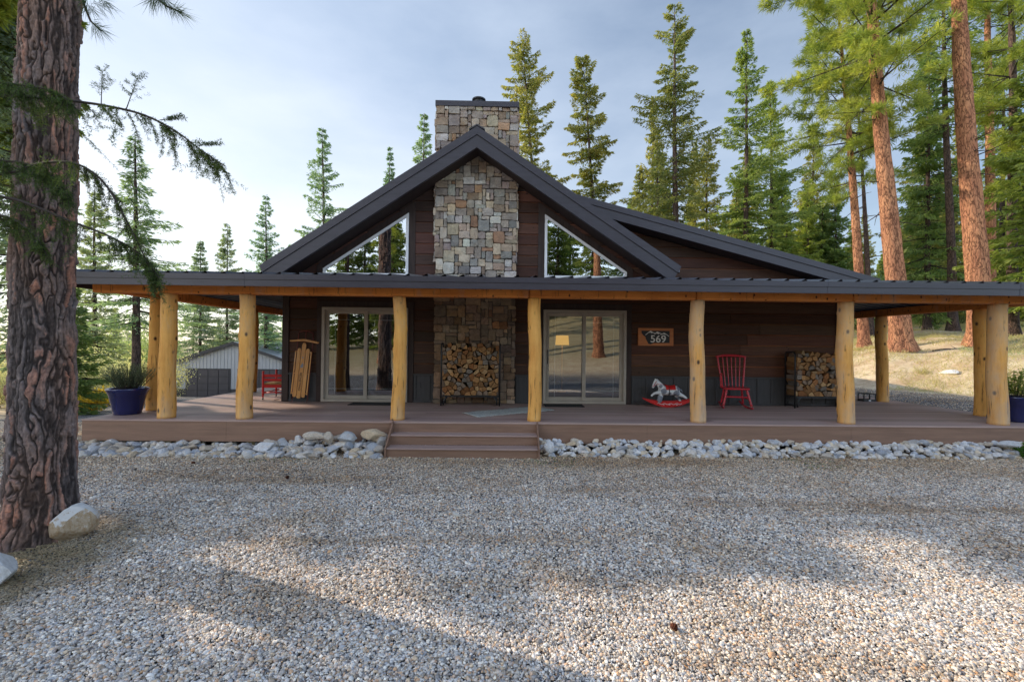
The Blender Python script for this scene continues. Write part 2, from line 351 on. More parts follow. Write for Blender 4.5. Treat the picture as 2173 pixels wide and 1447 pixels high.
# ------------------------------------------------------------------ the cabin
YW, DK = 9.9, .48
XL, XR = -4.75, 7.36
cabin = thing('cabin', 'dark brown timber cabin with stone chimney and log-post wraparound porch', 'cabin', (-.64, YW, 0))
sx0, rz0 = -.615, 6.20
def gable_u(z): return (5.78-z)/.667
def left_lim(z): return max(XL+.1, sx0-gable_u(z))
def right_lim(z):
    g = sx0+gable_u(z); s = 1.3+(4.62-z)/.26 if z < 4.62 else -9
    return min(XR-.1, max(g, s))
sid = MB(); back = MB()
def rows(z0, z1, xl, xr, bh=.23, tone=(1, 1, 1)):
    z = z0
    while z < z1-.02:
        t = min(z+bh, z1); joints = []
        a0, b0, a1, b1 = xl(z), xr(z), xl(t), xr(t)
        if b0-a0 > .05 and b1 > a1:
            cuts = [0, 1]
            if b0-a0 > 3: cuts = [0, rnd.uniform(.3, .7), 1]
            for u, w in zip(cuts[:-1], cuts[1:]):
                k = rnd.uniform(.6, 1.35); wr = rnd.uniform(.9, 1.25)
                sid.col = (.078*k*wr*tone[0], .040*k*tone[1], .027*k*tone[2])
                P = lambda f, zz, y: (a0+(b0-a0)*f if zz == 0 else a1+(b1-a1)*f, y, z if zz == 0 else t)
                A = [P(u,0,9.9), P(w,0,9.9), P(u,1,9.9), P(w,1,9.9)]
                e = .006; zb, zm, zt = z+.002, t-.022, t-.001
                x = lambda f, zz: (a0+(a1-a0)*(zz-z)/(t-z)) + ((b0+(b1-b0)*(zz-z)/(t-z))-(a0+(a1-a0)*(zz-z)/(t-z)))*f
                lev = [(zb, 9.9), (zb, 9.868), (zm, 9.874), (zt, 9.896)]
                fu, fw = u+e*.2, w-e*.2
                vs = [(x(f, zz), yy, zz) for zz, yy in lev for f in (fu, fw)]
                sid.add(vs, [(1, 0, 2, 3), (2, 3, 5, 4), (0, 2, 4, 6), (7, 5, 3, 1)]); c_ = sid.col; sid.col = tuple(q_*2.6*w_ for q_, w_ in zip(c_, (1.1, 1, .8))); sid.add(vs[4:8], [(0, 1, 3, 2)]); sid.col = c_  # chamfer faces coloured lighter, a painted highlight along each board edge
        z = t
def flush():
    global sid
    sid.build('wall_siding', M['siding'], cabin); sid = MB()
cst = lambda v: (lambda z: v)
for a, b, tn in ((XL+.1, -4.03, (1,1,1)), (-1.98, -1.5, (.8,.85,.9)), (.21, .73, (.8,.85,.9)), (2.74, XR-.1, (1.1,1.05,.95))):
    rows(1.1, 3.0, cst(a), cst(b), .232, tn); flush(); back.box(a-.08, b+.08, 9.9, 10.05, .3, 3.0)
for a, b in ((-4.06, -1.95), (.7, 2.76)):
    rows(2.64, 3.0, cst(a), cst(b)); flush(); back.box(a, b, 9.9, 10.05, 2.56, 3.0)
rows(3.0, 5.75, left_lim, cst(-1.5), .232, (.9, .95, 1.2)); flush(); rows(3.0, 5.75, cst(.21), right_lim, .232, (1, .98, 1.05)); flush()
back.prism([(XL, 3.0), (XR, 3.0), (XR-.05, 3.12), (1.6, 4.5), (sx0, 5.9), (XL, 3.1)], 9.9, 10.05)
back.box(XL, XL+.12, 10.05, 21, .3, 3.1); back.box(XR-.12, XR, 10.05, 21, .3, 3.2); back.box(XL, XR, 21, 21.12, .3, 3.2)
back.prism([(XL, 3.1), (XR, 3.1), (1.6, 4.5), (sx0, 5.9)], 21, 21.12)
back.build('wall', M['trim_wood'], cabin)
def piece(name, m, parent, *boxes, bevel=.006):
    q_ = MB()
    for b_ in boxes: q_.box(*b_)
    return q_.build(name, M[m], parent, bevel=bevel)
piece('corner_board', 'trim_wood', cabin, (XL-.03, XL+.11, 9.84, 9.9, .485, 3.1), (XL-.03, XL, 9.9, 10.04, .485, 3.1)); piece('corner_board', 'trim_wood', cabin, (XR-.11, XR+.03, 9.84, 9.9, .485, 3.12))
for a, b in ((-3.925, -2.088), (.83, 2.632)):
    piece('door_casing', 'trim_wood', cabin, (a-.12, a, 9.845, 9.9, .485, 2.516), (b, b+.12, 9.845, 9.9, .485, 2.516), (a-.12, b+.12, 9.842, 9.9, 2.515, 2.65))
for a, b in ((XL+.11, -4.045), (-1.968, -1.52), (.23, .71), (2.752, XR-.11)):
    wn = MB(); wn.box(a, b, 9.872, 9.9, .485, 1.06); x = a+.02      # board and batten
    wn.box(a, b, 9.835, 9.9, 1.062, 1.1)
    while x < b-.05: wn.box(x, x+.045, 9.853, 9.874, .486, 1.06); x += .305
    wn.box(a, b, 9.849, 9.8725, .487, .53); wn.build('wainscot', M['wainscot'], cabin, bevel=.004)
for x, z in ((-1.84, .86), (2.95, .78)):
    w = MB(); w.box(x-.036, x+.036, 9.858, 9.873, z-.06, z+.06); w.build('outlet_cover', M['wainscot'], cabin, bevel=.005)

# sliding doors
def sliding_door(a, b, flip):
    d = MB(); ring(d, rect(a, b, .49, 2.515), inset(rect(a, b, .49, 2.515), .06), 9.80, 9.99); d.box(a+.05, b-.05, 9.84, 9.97, .492, .535)
    root = d.build('sliding_door', M['door_frame'], cabin, bevel=.006)
    mid = (a+b)/2
    for k, (p, q, y) in enumerate(((a+.06, mid+.045, 9.86 if not flip else 9.90), (mid-.045, b-.06, 9.90 if not flip else 9.86))):
        s = MB(); r = rect(p, q, .55, 2.455); ring(s, r, inset(r, .075), y, y+.038)
        so = s.build('door_sash', M['door_frame'], root, bevel=.004)
        g = MB(); gi = inset(r, .07); g.add([(x, y+.02, z) for x, z in gi], [(0, 1, 2, 3)]); g.build('pane', M['glass'], root)
        mu = MB(); x0, x1, z0, z1 = p+.075, q-.075, .625, 2.38
        xo = x0+.13 if k == 0 else x1-.13
        mu.box(xo-.008, xo+.008, y+.022, y+.03, z0, z1)
        for zz in (z0+.14, z1-.13): mu.box(x0, x1, y+.0215, y+.0305, zz-.008, zz+.008)
        mu.build('muntin', M['muntin'], root)
    hx = a+.10 if flip else b-.10
    hd = MB(); hd.tube([(hx, 9.855, 1.35), (hx, 9.82, 1.37), (hx, 9.815, 1.5), (hx, 9.82, 1.62), (hx, 9.855, 1.64)], .011); hd.build('handle', M['black'], root, smooth=True)
sliding_door(-3.925, -2.088, False); sliding_door(.83, 2.632, True)

# gable windows
def gable_window(poly):
    cs = MB(); o = inset(poly, -.14); cs.prism(o, 9.853, 9.9)
    c = cs.build('window', M['trim_wood'], cabin)
    fr = MB(); ring(fr, poly, inset(poly, .055), 9.815, 9.8525); fr.build('window_frame', M['white_frame'], c, bevel=.004)
    bk = MB(); bk.prism(inset(poly, .05), 9.846, 9.8515); bk.build('dark_backing', M['void'], c)  # near-black sheet standing in for the unlit interior behind the pane
    g = MB(); i = inset(poly, .05); g.add([(x, 9.836, z) for x, z in i], [tuple(range(len(i)))]); g.build('pane', M['glass_up'], c)
gable_window([(-3.925, 3.2), (-2.10, 3.2), (-2.10, 4.57), (-3.925, 3.345)])
gable_window([(.84, 3.2), (2.632, 3.2), (2.632, 3.35), (.84, 4.585)])

# chimney of fitted stones
PAL = [(.30,.28,.265)]*4+[(.25,.22,.225)]*5+[(.36,.30,.22)]*4+[(.40,.36,.29)]*3+[(.21,.215,.23)]*3+[(.33,.345,.36)]*2+[(.33,.19,.10)]*1+[(.26,.20,.15)]*3+[(.40,.41,.42)]
def stones(mb, org, U, N, W, Hh, cell=.084, seed=3, dark=1.0):
    r = random.Random(seed); nu, nv = max(1, round(W/cell)), max(1, round(Hh/cell)); cu, cv = W/nu, Hh/nv
    occ = [[False]*nv for _ in range(nu)]; org, U, N = Vector(org), Vector(U), Vector(N); Z = Vector((0,0,1))
    sizes = [(2,2)]*5+[(3,2)]*5+[(2,1)]*3+[(3,3)]*2+[(2,3)]*3+[(1,2)]*2+[(4,2)]*1+[(1,1)]+[(3,1)]*2
    for j in range(nv):
        for i in range(nu):
            if occ[i][j]: continue
            r.shuffle(sizes)
            for (w, h) in sizes+[(1, 1)]:
                if i+w <= nu and j+h <= nv and not any(occ[a][b] for a in range(i, i+w) for b in range(j, j+h)): break
            for a in range(i, i+w):
                for b in range(j, j+h): occ[a][b] = True
            g = .0055; u0, u1, v0, v1 = i*cu+g, (i+w)*cu-g, j*cv+g, (j+h)*cv-g
            if i == 0: u0 = r.uniform(-.02, .012)
            if i+w == nu: u1 = W+r.uniform(-.012, .02)
            c = min(u1-u0, v1-v0)*r.uniform(.03, .16); jt = lambda s=.009: r.uniform(-s, s); m = lambda a, b: (a+b)/2
            P = [(u0+c,v0),(m(u0,u1),v0+jt()),(u1-c,v0),(u1,v0+c),(u1+jt(.006),m(v0,v1)),(u1,v1-c),(u1-c,v1),(m(u0,u1),v1+jt()),(u0+c,v1),(u0,v1-c),(u0+jt(.006),m(v0,v1)),(u0,v0+c)]
            P = [(a+jt(.008), b+jt(.008)) for a, b in P]; cx, cy = m(u0,u1), m(v0,v1); dp = r.uniform(.018, .065)
            base = [org+U*a+Z*b for a, b in P]; mid = [org+U*a+Z*b+N*(dp*.86) for a, b in P]
            top = [org+U*(cx+(a-cx)*.92)+Z*(cy+(b-cy)*.92)+N*(dp+jt(.009)) for a, b in P]; cen = [org+U*cx+Z*cy+N*(dp+jt(.01))]
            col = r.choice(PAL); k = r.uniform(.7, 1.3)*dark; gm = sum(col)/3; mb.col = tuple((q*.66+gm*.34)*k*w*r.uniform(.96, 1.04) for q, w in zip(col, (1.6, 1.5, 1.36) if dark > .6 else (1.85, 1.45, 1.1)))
            n = 12; fs = [(q, (q+1)%n, n+(q+1)%n, n+q) for q in range(n)]+[(n+q, n+(q+1)%n, 2*n+(q+1)%n, 2*n+q) for q in range(n)]+[(2*n+q, 2*n+(q+1)%n, 3*n) for q in range(n)]
            if U.cross(Z).dot(N) < 0: fs = [f[::-1] for f in fs]
            mb.add(base+mid+top+cen, fs)
cm = MB(); cm.box(-1.505, .215, 9.80, 10.85, .485, 6.86); chim = cm.build('chimney', M['mortar'], cabin)
stm = MB()
stones(stm, (-1.51, 9.80, .485), (1,0,0), (0,-1,0), 1.73, 2.6, seed=5, dark=.5)  # porch shade painted in: these stones are darker and warmer
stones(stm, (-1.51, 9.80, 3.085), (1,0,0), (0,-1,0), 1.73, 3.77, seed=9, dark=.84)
stones(stm, (.215, 9.80, 3.5), (0,1,0), (1,0,0), 1.05, 3.35, seed=11); stones(stm, (-1.505, 10.85, 3.5), (0,-1,0), (-1,0,0), 1.05, 3.35, seed=13)
stm.build('stone_facing', M['stone'], chim)
cp = MB(); cp.box(-1.545, .255, 9.73, 10.92, 6.85, 6.97); cp.build('chimney_cap', M['metal_trim'], chim, bevel=.006)
fl = MB(); fl.lathe([(.12, 0), (.12, .135), (.15, .14), (.15, .17), (.11, .19), (.02, .2)], (-.63, 10.0, 6.965), 20); fl.build('flue', M['black'], chim)

# roofs: profile points on the top line, extruded along Y
def slope_slab(mb, x0, z0, x1, z1, top, bot, y0, y1):
    mb.prism([(x0, z0-bot), (x1, z1-bot), (x1, z1-top), (x0, z0-top)] if x0 < x1 else [(x1, z1-bot), (x0, z0-bot), (x0, z0-top), (x1, z1-top)], y0, y1)
rf = MB(); el, er = (-4.98, 3.29), (3.60, 3.385)
for e in (el, er): slope_slab(rf, sx0, rz0, e[0], e[1], 0, .11, 9.345, 21.6)
slope_slab(rf, 1.18, 4.955, 7.88, 3.215, 0, .10, 9.50, 21.6)
roof = rf.build('roof', M['roof_metal'], cabin)
so = MB()
for e in (el, er): slope_slab(so, sx0, rz0-.02, e[0], e[1]-.02, .36, .385, 9.345, 9.868)
slope_slab(so, 1.62, 4.84, 7.86, 3.22, .27, .29, 9.51, 9.868)
so.build('soffit', M['trim_wood'], cabin)
for e, s in ((el, -1), (er, 1)):
    rk = MB(); ct = (e[0]-s*.13, e[1]+.087)
    def cutslab(top, bot, y0, y1):
        tx = lambda d: (e[0]-s*d*.42, e[1]-d+s*0+ (d*.42*.66))
        a, b = tx(top), tx(bot)
        P = [(sx0, rz0-bot), (b[0], b[1]), (a[0], a[1]), (sx0, rz0-top)]
        rk.prism(P if s > 0 else P[::-1], y0, y1)
    cutslab(.0, .17, 9.25, 9.345); cutslab(.172, .43, 9.272, 9.345)
    rk.build('rake_fascia', M['metal_trim'], cabin)
rk = MB(); slope_slab(rk, 1.28, 4.94, 7.87, 3.217, 0, .125, 9.42, 9.50); slope_slab(rk, 1.42, 4.90, 7.84, 3.225, .127, .30, 9.44, 9.50)
rk.build('rake_fascia', M['metal_trim'], cabin)
rc = MB(); rc.prism([(sx0-.16, rz0-.085), (sx0, rz0+.004), (sx0+.16, rz0-.085), (sx0+.16, rz0-.06), (sx0, rz0+.035), (sx0-.16, rz0-.06)], 9.235, 21.6); rc.build('ridge_cap', M['metal_trim'], cabin)

# porch roof: three planes with ribs, mitred at the hips
RX0, RX1, RY0, ZE = -7.05, 9.75, 7.15, 2.805
ZW = ZE+.13*(YW-RY0); YB = 20.5
def ribline(a, b, step=.285, up=.034):
    pts = []; x = a; pts.append((a, 0))
    x = a+.1
    while x < b-.08: pts += [(x-.055, 0), (x+.012, up), (x+.03, up), (x+.042, 0)]; x += step
    pts.append((b, 0)); return pts
def sheet(mb, dz):
    P = ribline(RX0, RX1); vs = []
    def yend(x):
        if x < XL: return RY0+(x-RX0)/(XL-RX0)*(YW-RY0)
        if x > XR: return RY0+(RX1-x)/(RX1-XR)*(YW-RY0)
        return YW
    for x, u in P: ye = yend(x); vs += [(x, RY0-.025, ZE+u+dz), (x, max(ye, RY0), ZE+.13*(max(ye, RY0)-RY0)+u*(1 if XL < x < XR else .9)+dz)]
    mb.add(vs, [(2*i, 2*i+2, 2*i+3, 2*i+1) for i in range(len(P)-1)])
    for sgn, xe, xw in ((-1, RX0, XL), (1, RX1, XR)):
        P = ribline(RY0, YB); vs = []
        for y, u in P:
            f = min(1, (y-RY0)/(YW-RY0)); xx = xe+(xw-xe)*f
            vs += [(xe+sgn*.025, y, ZE+u+dz), (xx, y, ZE+(ZW-ZE)*f+u+dz)]
        fs = [(2*i, 2*i+1, 2*i+3, 2*i+2) for i in range(len(P)-1)]
        mb.add(vs, fs if sgn > 0 else [f[::-1] for f in fs])
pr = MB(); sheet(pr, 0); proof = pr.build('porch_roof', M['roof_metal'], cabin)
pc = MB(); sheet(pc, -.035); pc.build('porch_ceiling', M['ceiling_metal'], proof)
for xe, xw in ((RX0, XL), (RX1, XR)): hp = MB(); hp.tube([(xe, RY0, ZE+.02), (xw, YW, ZW+.02)], .03, 6); hp.build('hip_cap', M['metal_trim'], proof)
fa = MB(); fa.box(RX0-.03, RX1+.03, RY0-.03, RY0, 2.615, 2.715); fa.box(RX0-.042, RX1+.042, RY0-.042, RY0, 2.717, ZE-.002)
fa.box(RX0-.03, RX0, RY0+.002, YB, 2.615, 2.715); fa.box(RX0-.042, RX0, RY0+.002, YB, 2.717, ZE-.002)
fa.box(RX1, RX1+.03, RY0+.002, YB, 2.615, 2.715); fa.box(RX1, RX1+.042, RY0+.002, YB, 2.717, ZE-.002)
for xx in (-4.1, -1.0, 2.05, 5.1, 8.2): fa.box(xx, xx+.05, RY0-.0335, RY0-.0305, 2.6155, 2.7145); fa.box(xx+.003, xx+.053, RY0-.0455, RY0-.0425, 2.7175, ZE-.0025)
fa.build('eave_fascia', M['metal_trim'], proof)
for a, b in ((-6.78, .40), (.404, 3.2), (3.204, 5.86), (5.864, 9.62)):
    b_ = MB(); b_.box(a, b, 7.56, 7.76, 2.53+rnd.uniform(0, .006), 2.705); b_.build('porch_beam', M['beam'], cabin, bevel=.028)
for x in (-6.54, 9.05):
    b_ = MB(); b_.box(x, x+.18, 7.765, 20.3, 2.53, 2.70); b_.build('porch_beam', M['beam'], cabin, bevel=.02)
def log_post(x, y, r, seed, lean=0):
    n, k = 28, 46; vs = []; z0, z1 = DK, 2.532
    ph = seed*7.3; kn = [(random.Random(seed*31+i).uniform(0, 6.28), random.Random(seed*57+i).uniform(.1, 1.95), random.Random(seed*91+i).uniform(.006, .016)) for i in range(9)]
    for i in range(k):
        t = i/(k-1); z = z0+(z1-z0)*t
        cx = x+lean*t+.013*sin(t*5+ph)+.006*sin(t*13+ph*2); cy = y+.012*sin(t*4+ph*1.7); rr = r*(1.06-.1*t+.035*mnoise.noise((t*4, ph, 0)))
        for j in range(n):
            a = 2*pi*j/n; q = rr*(1+.04*mnoise.noise((cos(a)*1.2+ph, sin(a)*1.2, z*1.6))+.018*mnoise.noise((cos(a)*4+ph, sin(a)*4, z*7)))
            for ka, kz, kr in kn:
                da = (a-ka+pi) % (2*pi)-pi; e = (da*r/.03)**2+((z-z0-kz)/.035)**2
                if e < 6: q += kr*math.exp(-e)
            vs.append((cx+q*cos(a), cy+q*sin(a), z))
    m = MB(); m.add(vs, [(i*n+j, i*n+(j+1)%n, (i+1)*n+(j+1)%n, (i+1)*n+j) for i in range(k-1) for j in range(n)]+[tuple(range(n-1,-1,-1)), tuple(range((k-1)*n, k*n))])
    e = bpy.data.objects.new  # object origin sits at the post so each gets its own grain
    o = m.build('log_post', M['log'], None, smooth=True)
    for v in o.data.vertices: v.co -= Vector((x, y, DK))
    o.location = Vector((x, y, DK))-cabin.location; o.parent = cabin
for i, (x, y, r) in enumerate(((-5.60,7.66,.122), (-4.31,7.66,.122), (-1.765,7.66,.108), (.505,7.66,.108), (3.26,7.66,.118), (5.80,7.66,.122), (8.43,7.66,.13),
                               (-6.45,8.52,.118), (-6.44,11.75,.11), (9.22,8.66,.115), (9.1,10.85,.12), (-6.44,15.2,.115), (9.14,15,.115))): log_post(x, y, r, i+3)

# deck, steps
dx0, dx1, dy0 = -6.8, 9.55, 7.47
dk = MB(); y = dy0-.025; first = True
while y < 20.2:
    w = .137
    for a, b in (((dx0, dx1),) if y+w < 9.95 else ((dx0, XL-.03), (XR+.03, dx1))):
        cuts = [a, b] if b-a < 4 else [a, a+rnd.uniform(3.5, 5.5), a+rnd.uniform(8, 10.5), b]
        for p, q in zip(cuts[:-1], cuts[1:]):
            k = rnd.uniform(.78, 1.16); dk.col = (k, k*rnd.uniform(.97, 1.03), k*rnd.uniform(.97, 1.04)); dk.box(p+.0015, q-.0015, y, y+w, .455, DK)
    y += .1425
deck = dk.build('deck', M['deck'], cabin)
df = MB()
for a, b in ((dx0, -4.5), (-4.497, -1.0), (-.997, 2.35), (2.353, 5.75), (5.753, dx1)):
    df.col = (rnd.uniform(.92, 1.08),)*3; df.box(a, b, dy0-.012, dy0+.012, .135, .4535)
df.col = (1, 1, 1); df.box(dx0-.012, dx0+.012, dy0+.014, 20.2, .135, .4535); df.box(dx1-.012, dx1+.012, dy0+.014, 20.2, .135, .4535)
df.build('deck_fascia', M['deck_fascia'], deck)
for x in (-6.55, -5.55, -4.2, -2.8, 1.6, 4, 6.4, 8.8):
    p = MB(); p.box(x, x+.14, dy0+.03, dy0+.17, -.15, .44); p.build('deck_pier', M['pier'], deck)
dj = MB(); dj.box(dx0+.05, dx1-.05, 9.3, 9.36, -.1, .45); dj.build('underdeck_shade', M['void'], deck)  # near-black sheet standing in for the shade under the deck
st = MB(); st.box(-1.79, .53, 7.215, 7.455, .288, .313); st.box(-1.79, .53, 6.985, 7.225, .128, .153)
steps = st.build('porch_steps', M['deck'], cabin, bevel=.004)
rs = MB(); rs.box(-1.79, .53, 7.436, 7.453, .3135, .4535); rs.box(-1.79, .53, 7.236, 7.253, .1535, .2875); rs.box(-1.79, .53, 7.006, 7.024, -.06, .1275)
rs.build('riser', M['deck_fascia'], steps)
for x in (-1.815, .532):
    s = MB(); s.prism_x([(6.96, -.06), (7.455, -.06), (7.455, .49), (7.42, .475), (6.96, .15)], x, x+.023); s.build('stringer', M['deck_fascia'], steps)

# the room behind the doors, in shadow
rm = MB(); rm.box(XL+.15, XR-.15, 10.06, 16, .40, .478); rm.box(XL+.15, XR-.15, 16, 16.1, .48, 2.9); rm.box(XL+.15, XR-.15, 10.06, 16, 2.9, 3.0)
rm.box(XL+.13, XL+.2, 10.06, 16, .48, 2.9); rm.box(XR-.2, XR-.13, 10.06, 16, .48, 2.9)
rm.build('interior_wall', M['dark_room'], cabin)
cl = MB(); cl.lathe([(.085, -.05), (.085, 0), (.02, .002)], (-5.6, 10.6, 2.94), 20); cl.build('ceiling_light', M['white_frame'], cabin)

lp = at_y(1193, 722, 12.5)
lamp = thing('table_lamp', 'lit table lamp with warm yellow drum shade seen through the glass door', 'lamp', (lp.x, 12.5, .478))
def lamp_mat():
    t = NT('lit_shade'); e = t.n('ShaderNodeEmission'); e.inputs[0].default_value = (1, .50, .09, 1); e.inputs[1].default_value = .8
    return t.end(e.outputs[0])
m_ = MB(); m_.lathe([(.19, lp.z-.13), (.17, lp.z+.13)], (lp.x, 12.5, 0), 28); m_.build('lamp_shade', lamp_mat(), lamp, smooth=False)
m_ = MB(); m_.lathe([(.12, .48), (.12, .5), (.02, .53), (.015, lp.z-.14)], (lp.x, 12.5, 0), 16); m_.build('lamp_stem', M['slat'], lamp, smooth=True)
# ------------------------------------------------------------------ lettering
def text_mesh(body, size, depth=.002):
    cu = bpy.data.curves.new('lettering', 'FONT'); cu.body = body; cu.size = size; cu.extrude = depth; cu.align_x = 'CENTER'; cu.align_y = 'CENTER'; cu.offset = size*.012
    o = bpy.data.objects.new('lettering', cu); COL.objects.link(o); dg = bpy.context.evaluated_depsgraph_get()
    me = bpy.data.meshes.new_from_object(o.evaluated_get(dg)); COL.objects.unlink(o); bpy.data.objects.remove(o); return me
def place_text(me, parent, m, mtx):
    me.transform(mtx); me.materials.clear(); me.materials.append(m); o = bpy.data.objects.new('lettering', me); COL.objects.link(o); o.parent = parent; return o

# ------------------------------------------------------------------ sled leaning on the wall
sled = thing('wooden_sled', 'varnished wooden sled with red steel runners standing against the wall left of the glass door', 'sled', (-4.37, 9.73, DK))
sled.rotation_euler = (radians(-3.5), radians(4), 0)
for x, w, z0, z1 in ((0, .086, .085, 1.27), (-.092, .078, .11, 1.15), (.092, .078, .11, 1.15)):
    m_ = MB(); h = w/2; r_ = .05 if x == 0 else .03
    m_.prism([(x-h, z0+.02), (x-h*.5, z0), (x+h*.5, z0), (x+h, z0+.02), (x+h, z1-r_), (x+h*.6, z1-.01), (x, z1), (x-h*.6, z1-.01), (x-h, z1-r_)], -.012, .004)
    sl = m_.build('slat', M['slat'], sled, world=False, bevel=.003)
    if x == 0:
        place_text(text_mesh('CHALLENGER', .062), sl, M['ink'], Matrix.Translation((.003, -.0135, .44)) @ Matrix.Rotation(pi/2, 4, 'X') @ Matrix.Rotation(pi/2, 4, 'Z'))
        e = MB(); e.prism([(-.033, .74), (.02, .735), (.034, .79), (.02, .825), (.012, .85), (.002, .815), (-.02, .80)], -.0138, -.0118)
        e.build('emblem', M['grey_paint'], sl, world=False); e = MB(); e.prism([(-.006, .93), (.008, .93), (.018, .965), (.004, .955), (-.012, .975)], -.0138, -.0118); e.build('arrow_mark', M['grey_paint'], sl, world=False)
for x in (-.163, .163):
    m_ = MB(); m_.box(x-.014, x+.014, -.006, .012, .17, 1.08); m_.build('side_rail', M['slat'], sled, world=False, bevel=.004)
    m_ = MB(); m_.tube([(x*.93, .05, .0), (x*.97, .075, .06), (x, .06, .25), (x, .05, .7), (x, .04, 1.1), (x*.98, .03, 1.36), (x*.9, .02, 1.49)], .0085); m_.build('runner', M['rust_red'], sled, world=False, smooth=True)
    for z in (.2, .62, 1.08): m_ = MB(); m_.tube([(x, .055, z), (x, .0, z+.015), (x*.5, .006, z+.01)], .009); m_.build('strut', M['rust_red'], sled, world=False, smooth=True)
for z in (.2, .62, 1.08): m_ = MB(); m_.box(-.16, .16, .005, .022, z-.02, z+.02); m_.build('cross_brace', M['slat'], sled, world=False)
m_ = MB(); m_.tube([(-.147, .02, 1.49), (-.07, .018, 1.515), (0, .018, 1.525), (.07, .018, 1.515), (.147, .02, 1.49)], .011); m_.tube([(0, .01, 1.26), (0, .016, 1.52)], .007); m_.build('front_bow', M['rust_red'], sled, world=False, smooth=True)
m_ = MB(); m_.prism([(-.31, 1.275), (-.28, 1.27), (0, 1.30), (.28, 1.27), (.31, 1.28), (.31, 1.305), (.02, 1.35), (-.02, 1.35), (-.31, 1.30)], -.025, -.005); m_.build('steering_bar', M['slat'], sled, world=False, bevel=.006)

# ------------------------------------------------------------------ house number sign
sg = thing('house_number_sign', 'orange wooden house sign reading 569 with white mountains on a dark plate', 'sign', (3.276, 9.866, 1.952))
m_ = MB(); m_.box(-.383, .383, -.035, 0, -.19, .19); bd = m_.build('board', M['sign_wood'], sg, world=False, bevel=.004)
m_ = MB(); m_.box(.335, .383, -.041, -.0355, -.19, .19); m_.box(-.383, .3345, -.041, -.0355, .155, .19); m_.box(-.383, .3345, -.041, -.0355, -.19, -.155); m_.build('edge_strip', M['sign_wood'], sg, world=False)
K = .766/495; P = lambda l: [((x-342.5)*K, (236.5-y)*K) for x, y in l]
m_ = MB(); m_.prism(P([(140,150),(142,182),(165,215),(195,235),(200,262),(240,335),(270,340),(310,322),(535,320),(535,150)]), -.046, -.0355); pl = m_.build('state_plate', M['sign_dark'], sg, world=False)
m_ = MB()
def stroke(l, w):
    for (a, b), (c, d) in zip(l[:-1], l[1:]):
        dx, dy = c-a, d-b; n = math.hypot(dx, dy); ox, oy = -dy/n*w, dx/n*w
        m_.prism(P([(a+ox, b+oy), (c+ox, d+oy), (c-ox, d-oy), (a-ox, b-oy)]), -.0475-rnd.uniform(0, .0006), -.046)
stroke([(195,210),(232,178),(268,155),(300,178),(335,188)], 4.5); stroke([(322,196),(360,166),(400,184),(430,196)], 4.5); stroke([(405,208),(455,180),(490,200),(525,226)], 4)
for tri in ([(268,153),(240,185),(262,172),(282,186),(300,180)], [(360,164),(330,200),(352,184),(372,196),(400,186)], [(455,179),(428,205),(450,192),(466,204),(488,199)]): m_.prism(P(tri)[::-1], -.0478, -.046)
m_.build('mountain_line', M['sign_white'], pl, world=False)
tm = text_mesh('569', 96*K*1.45); place_text(tm, pl, M['sign_white'], Matrix.Translation(((374-342.5)*K, -.0475, (236.5-268)*K)) @ Matrix.Rotation(pi/2, 4, 'X') @ Matrix.Scale(1.08, 4, (1,0,0)))

# ------------------------------------------------------------------ rocking horse (toy)
horse = thing('rocking_horse', 'white rocking horse with grey dapples and red saddle on red rockers', 'rocking horse', (3.42, 9.5, DK), radians(-4))
q = lambda x, y: ((x-450)/690, (1250-y)/690)
def qt(m, pts, dy=0, n=10):
    m.tube([(q(x, y)[0], dy*(i/(len(pts)-1)) if not isinstance(dy, (list, tuple)) else dy[i], q(x, y)[1]) for i, (x, y, r) in enumerate(pts)], [r for _, _, r in pts], n)
m_ = MB()
qt(m_, [(322,1000,.03),(345,1005,.085),(390,1008,.102),(460,1015,.094),(530,1012,.098),(580,1008,.098),(612,1015,.06),(622,1020,.02)], 0, 16)
qt(m_, [(385,985,.07),(350,945,.066),(318,905,.050),(293,878,.045),(284,862,.03)]); qt(m_, [(300,870,.035),(280,885,.043),(262,920,.034),(250,950,.029),(243,970,.026),(240,980,.014)])
for s in (-1, 1): qt(m_, [(280,868,.017),(277,850,.012),(276,838,.004)], [s*.02, s*.026, s*.03], 6)
qt(m_, [(360,1035,.05),(300,1040,.036),(255,1050,.028),(222,1075,.022),(210,1092,.024)], [-.05,-.055,-.06,-.06,-.06]); qt(m_, [(385,1060,.05),(350,1100,.034),(335,1135,.026),(330,1180,.024)], [.05,.055,.06,.06])
qt(m_, [(570,1040,.06),(620,1065,.045),(665,1085,.03),(705,1110,.022),(716,1120,.02)], [-.05,-.055,-.06,-.06,-.06]); qt(m_, [(575,1050,.055),(600,1100,.036),(630,1140,.024),(655,1178,.022)], [.05,.055,.06,.06])
for s, (x, y) in ((-1, (330, 1118)), ): qt(m_, [(365,1080,.03),(335,1110,.058),(325,1150,.055),(322,1180,.045)], [-.05,-.06,-.06,-.06])
def dapple_mat():
    t = NT('dapple_paint'); c = t.n('ShaderNodeTexCoord'); col = (.66, .67, .68)
    for x, y, r in ((345,948,26),(382,1018,42),(562,1045,44),(598,975,34),(330,1135,52),(615,1120,26),(470,1050,20)):
        X, Z = q(x, y); d = t.n('ShaderNodeVectorMath', operation='DISTANCE'); sc = t.n('ShaderNodeVectorMath', operation='MULTIPLY'); sc.inputs[1].default_value = (1, 0, 1)
        t.l(c.outputs['Object'], sc.inputs[0]); t.l(sc.outputs[0], d.inputs[0]); d.inputs[1].default_value = (X, 0, Z)
        col = t.mix((.2, .215, .26), col, t.ramp(d.outputs['Value'], [(max(0, r/690-.006), 0.), (r/690+.004, 1.)]))
    return t.end(t.princ(col, .45))
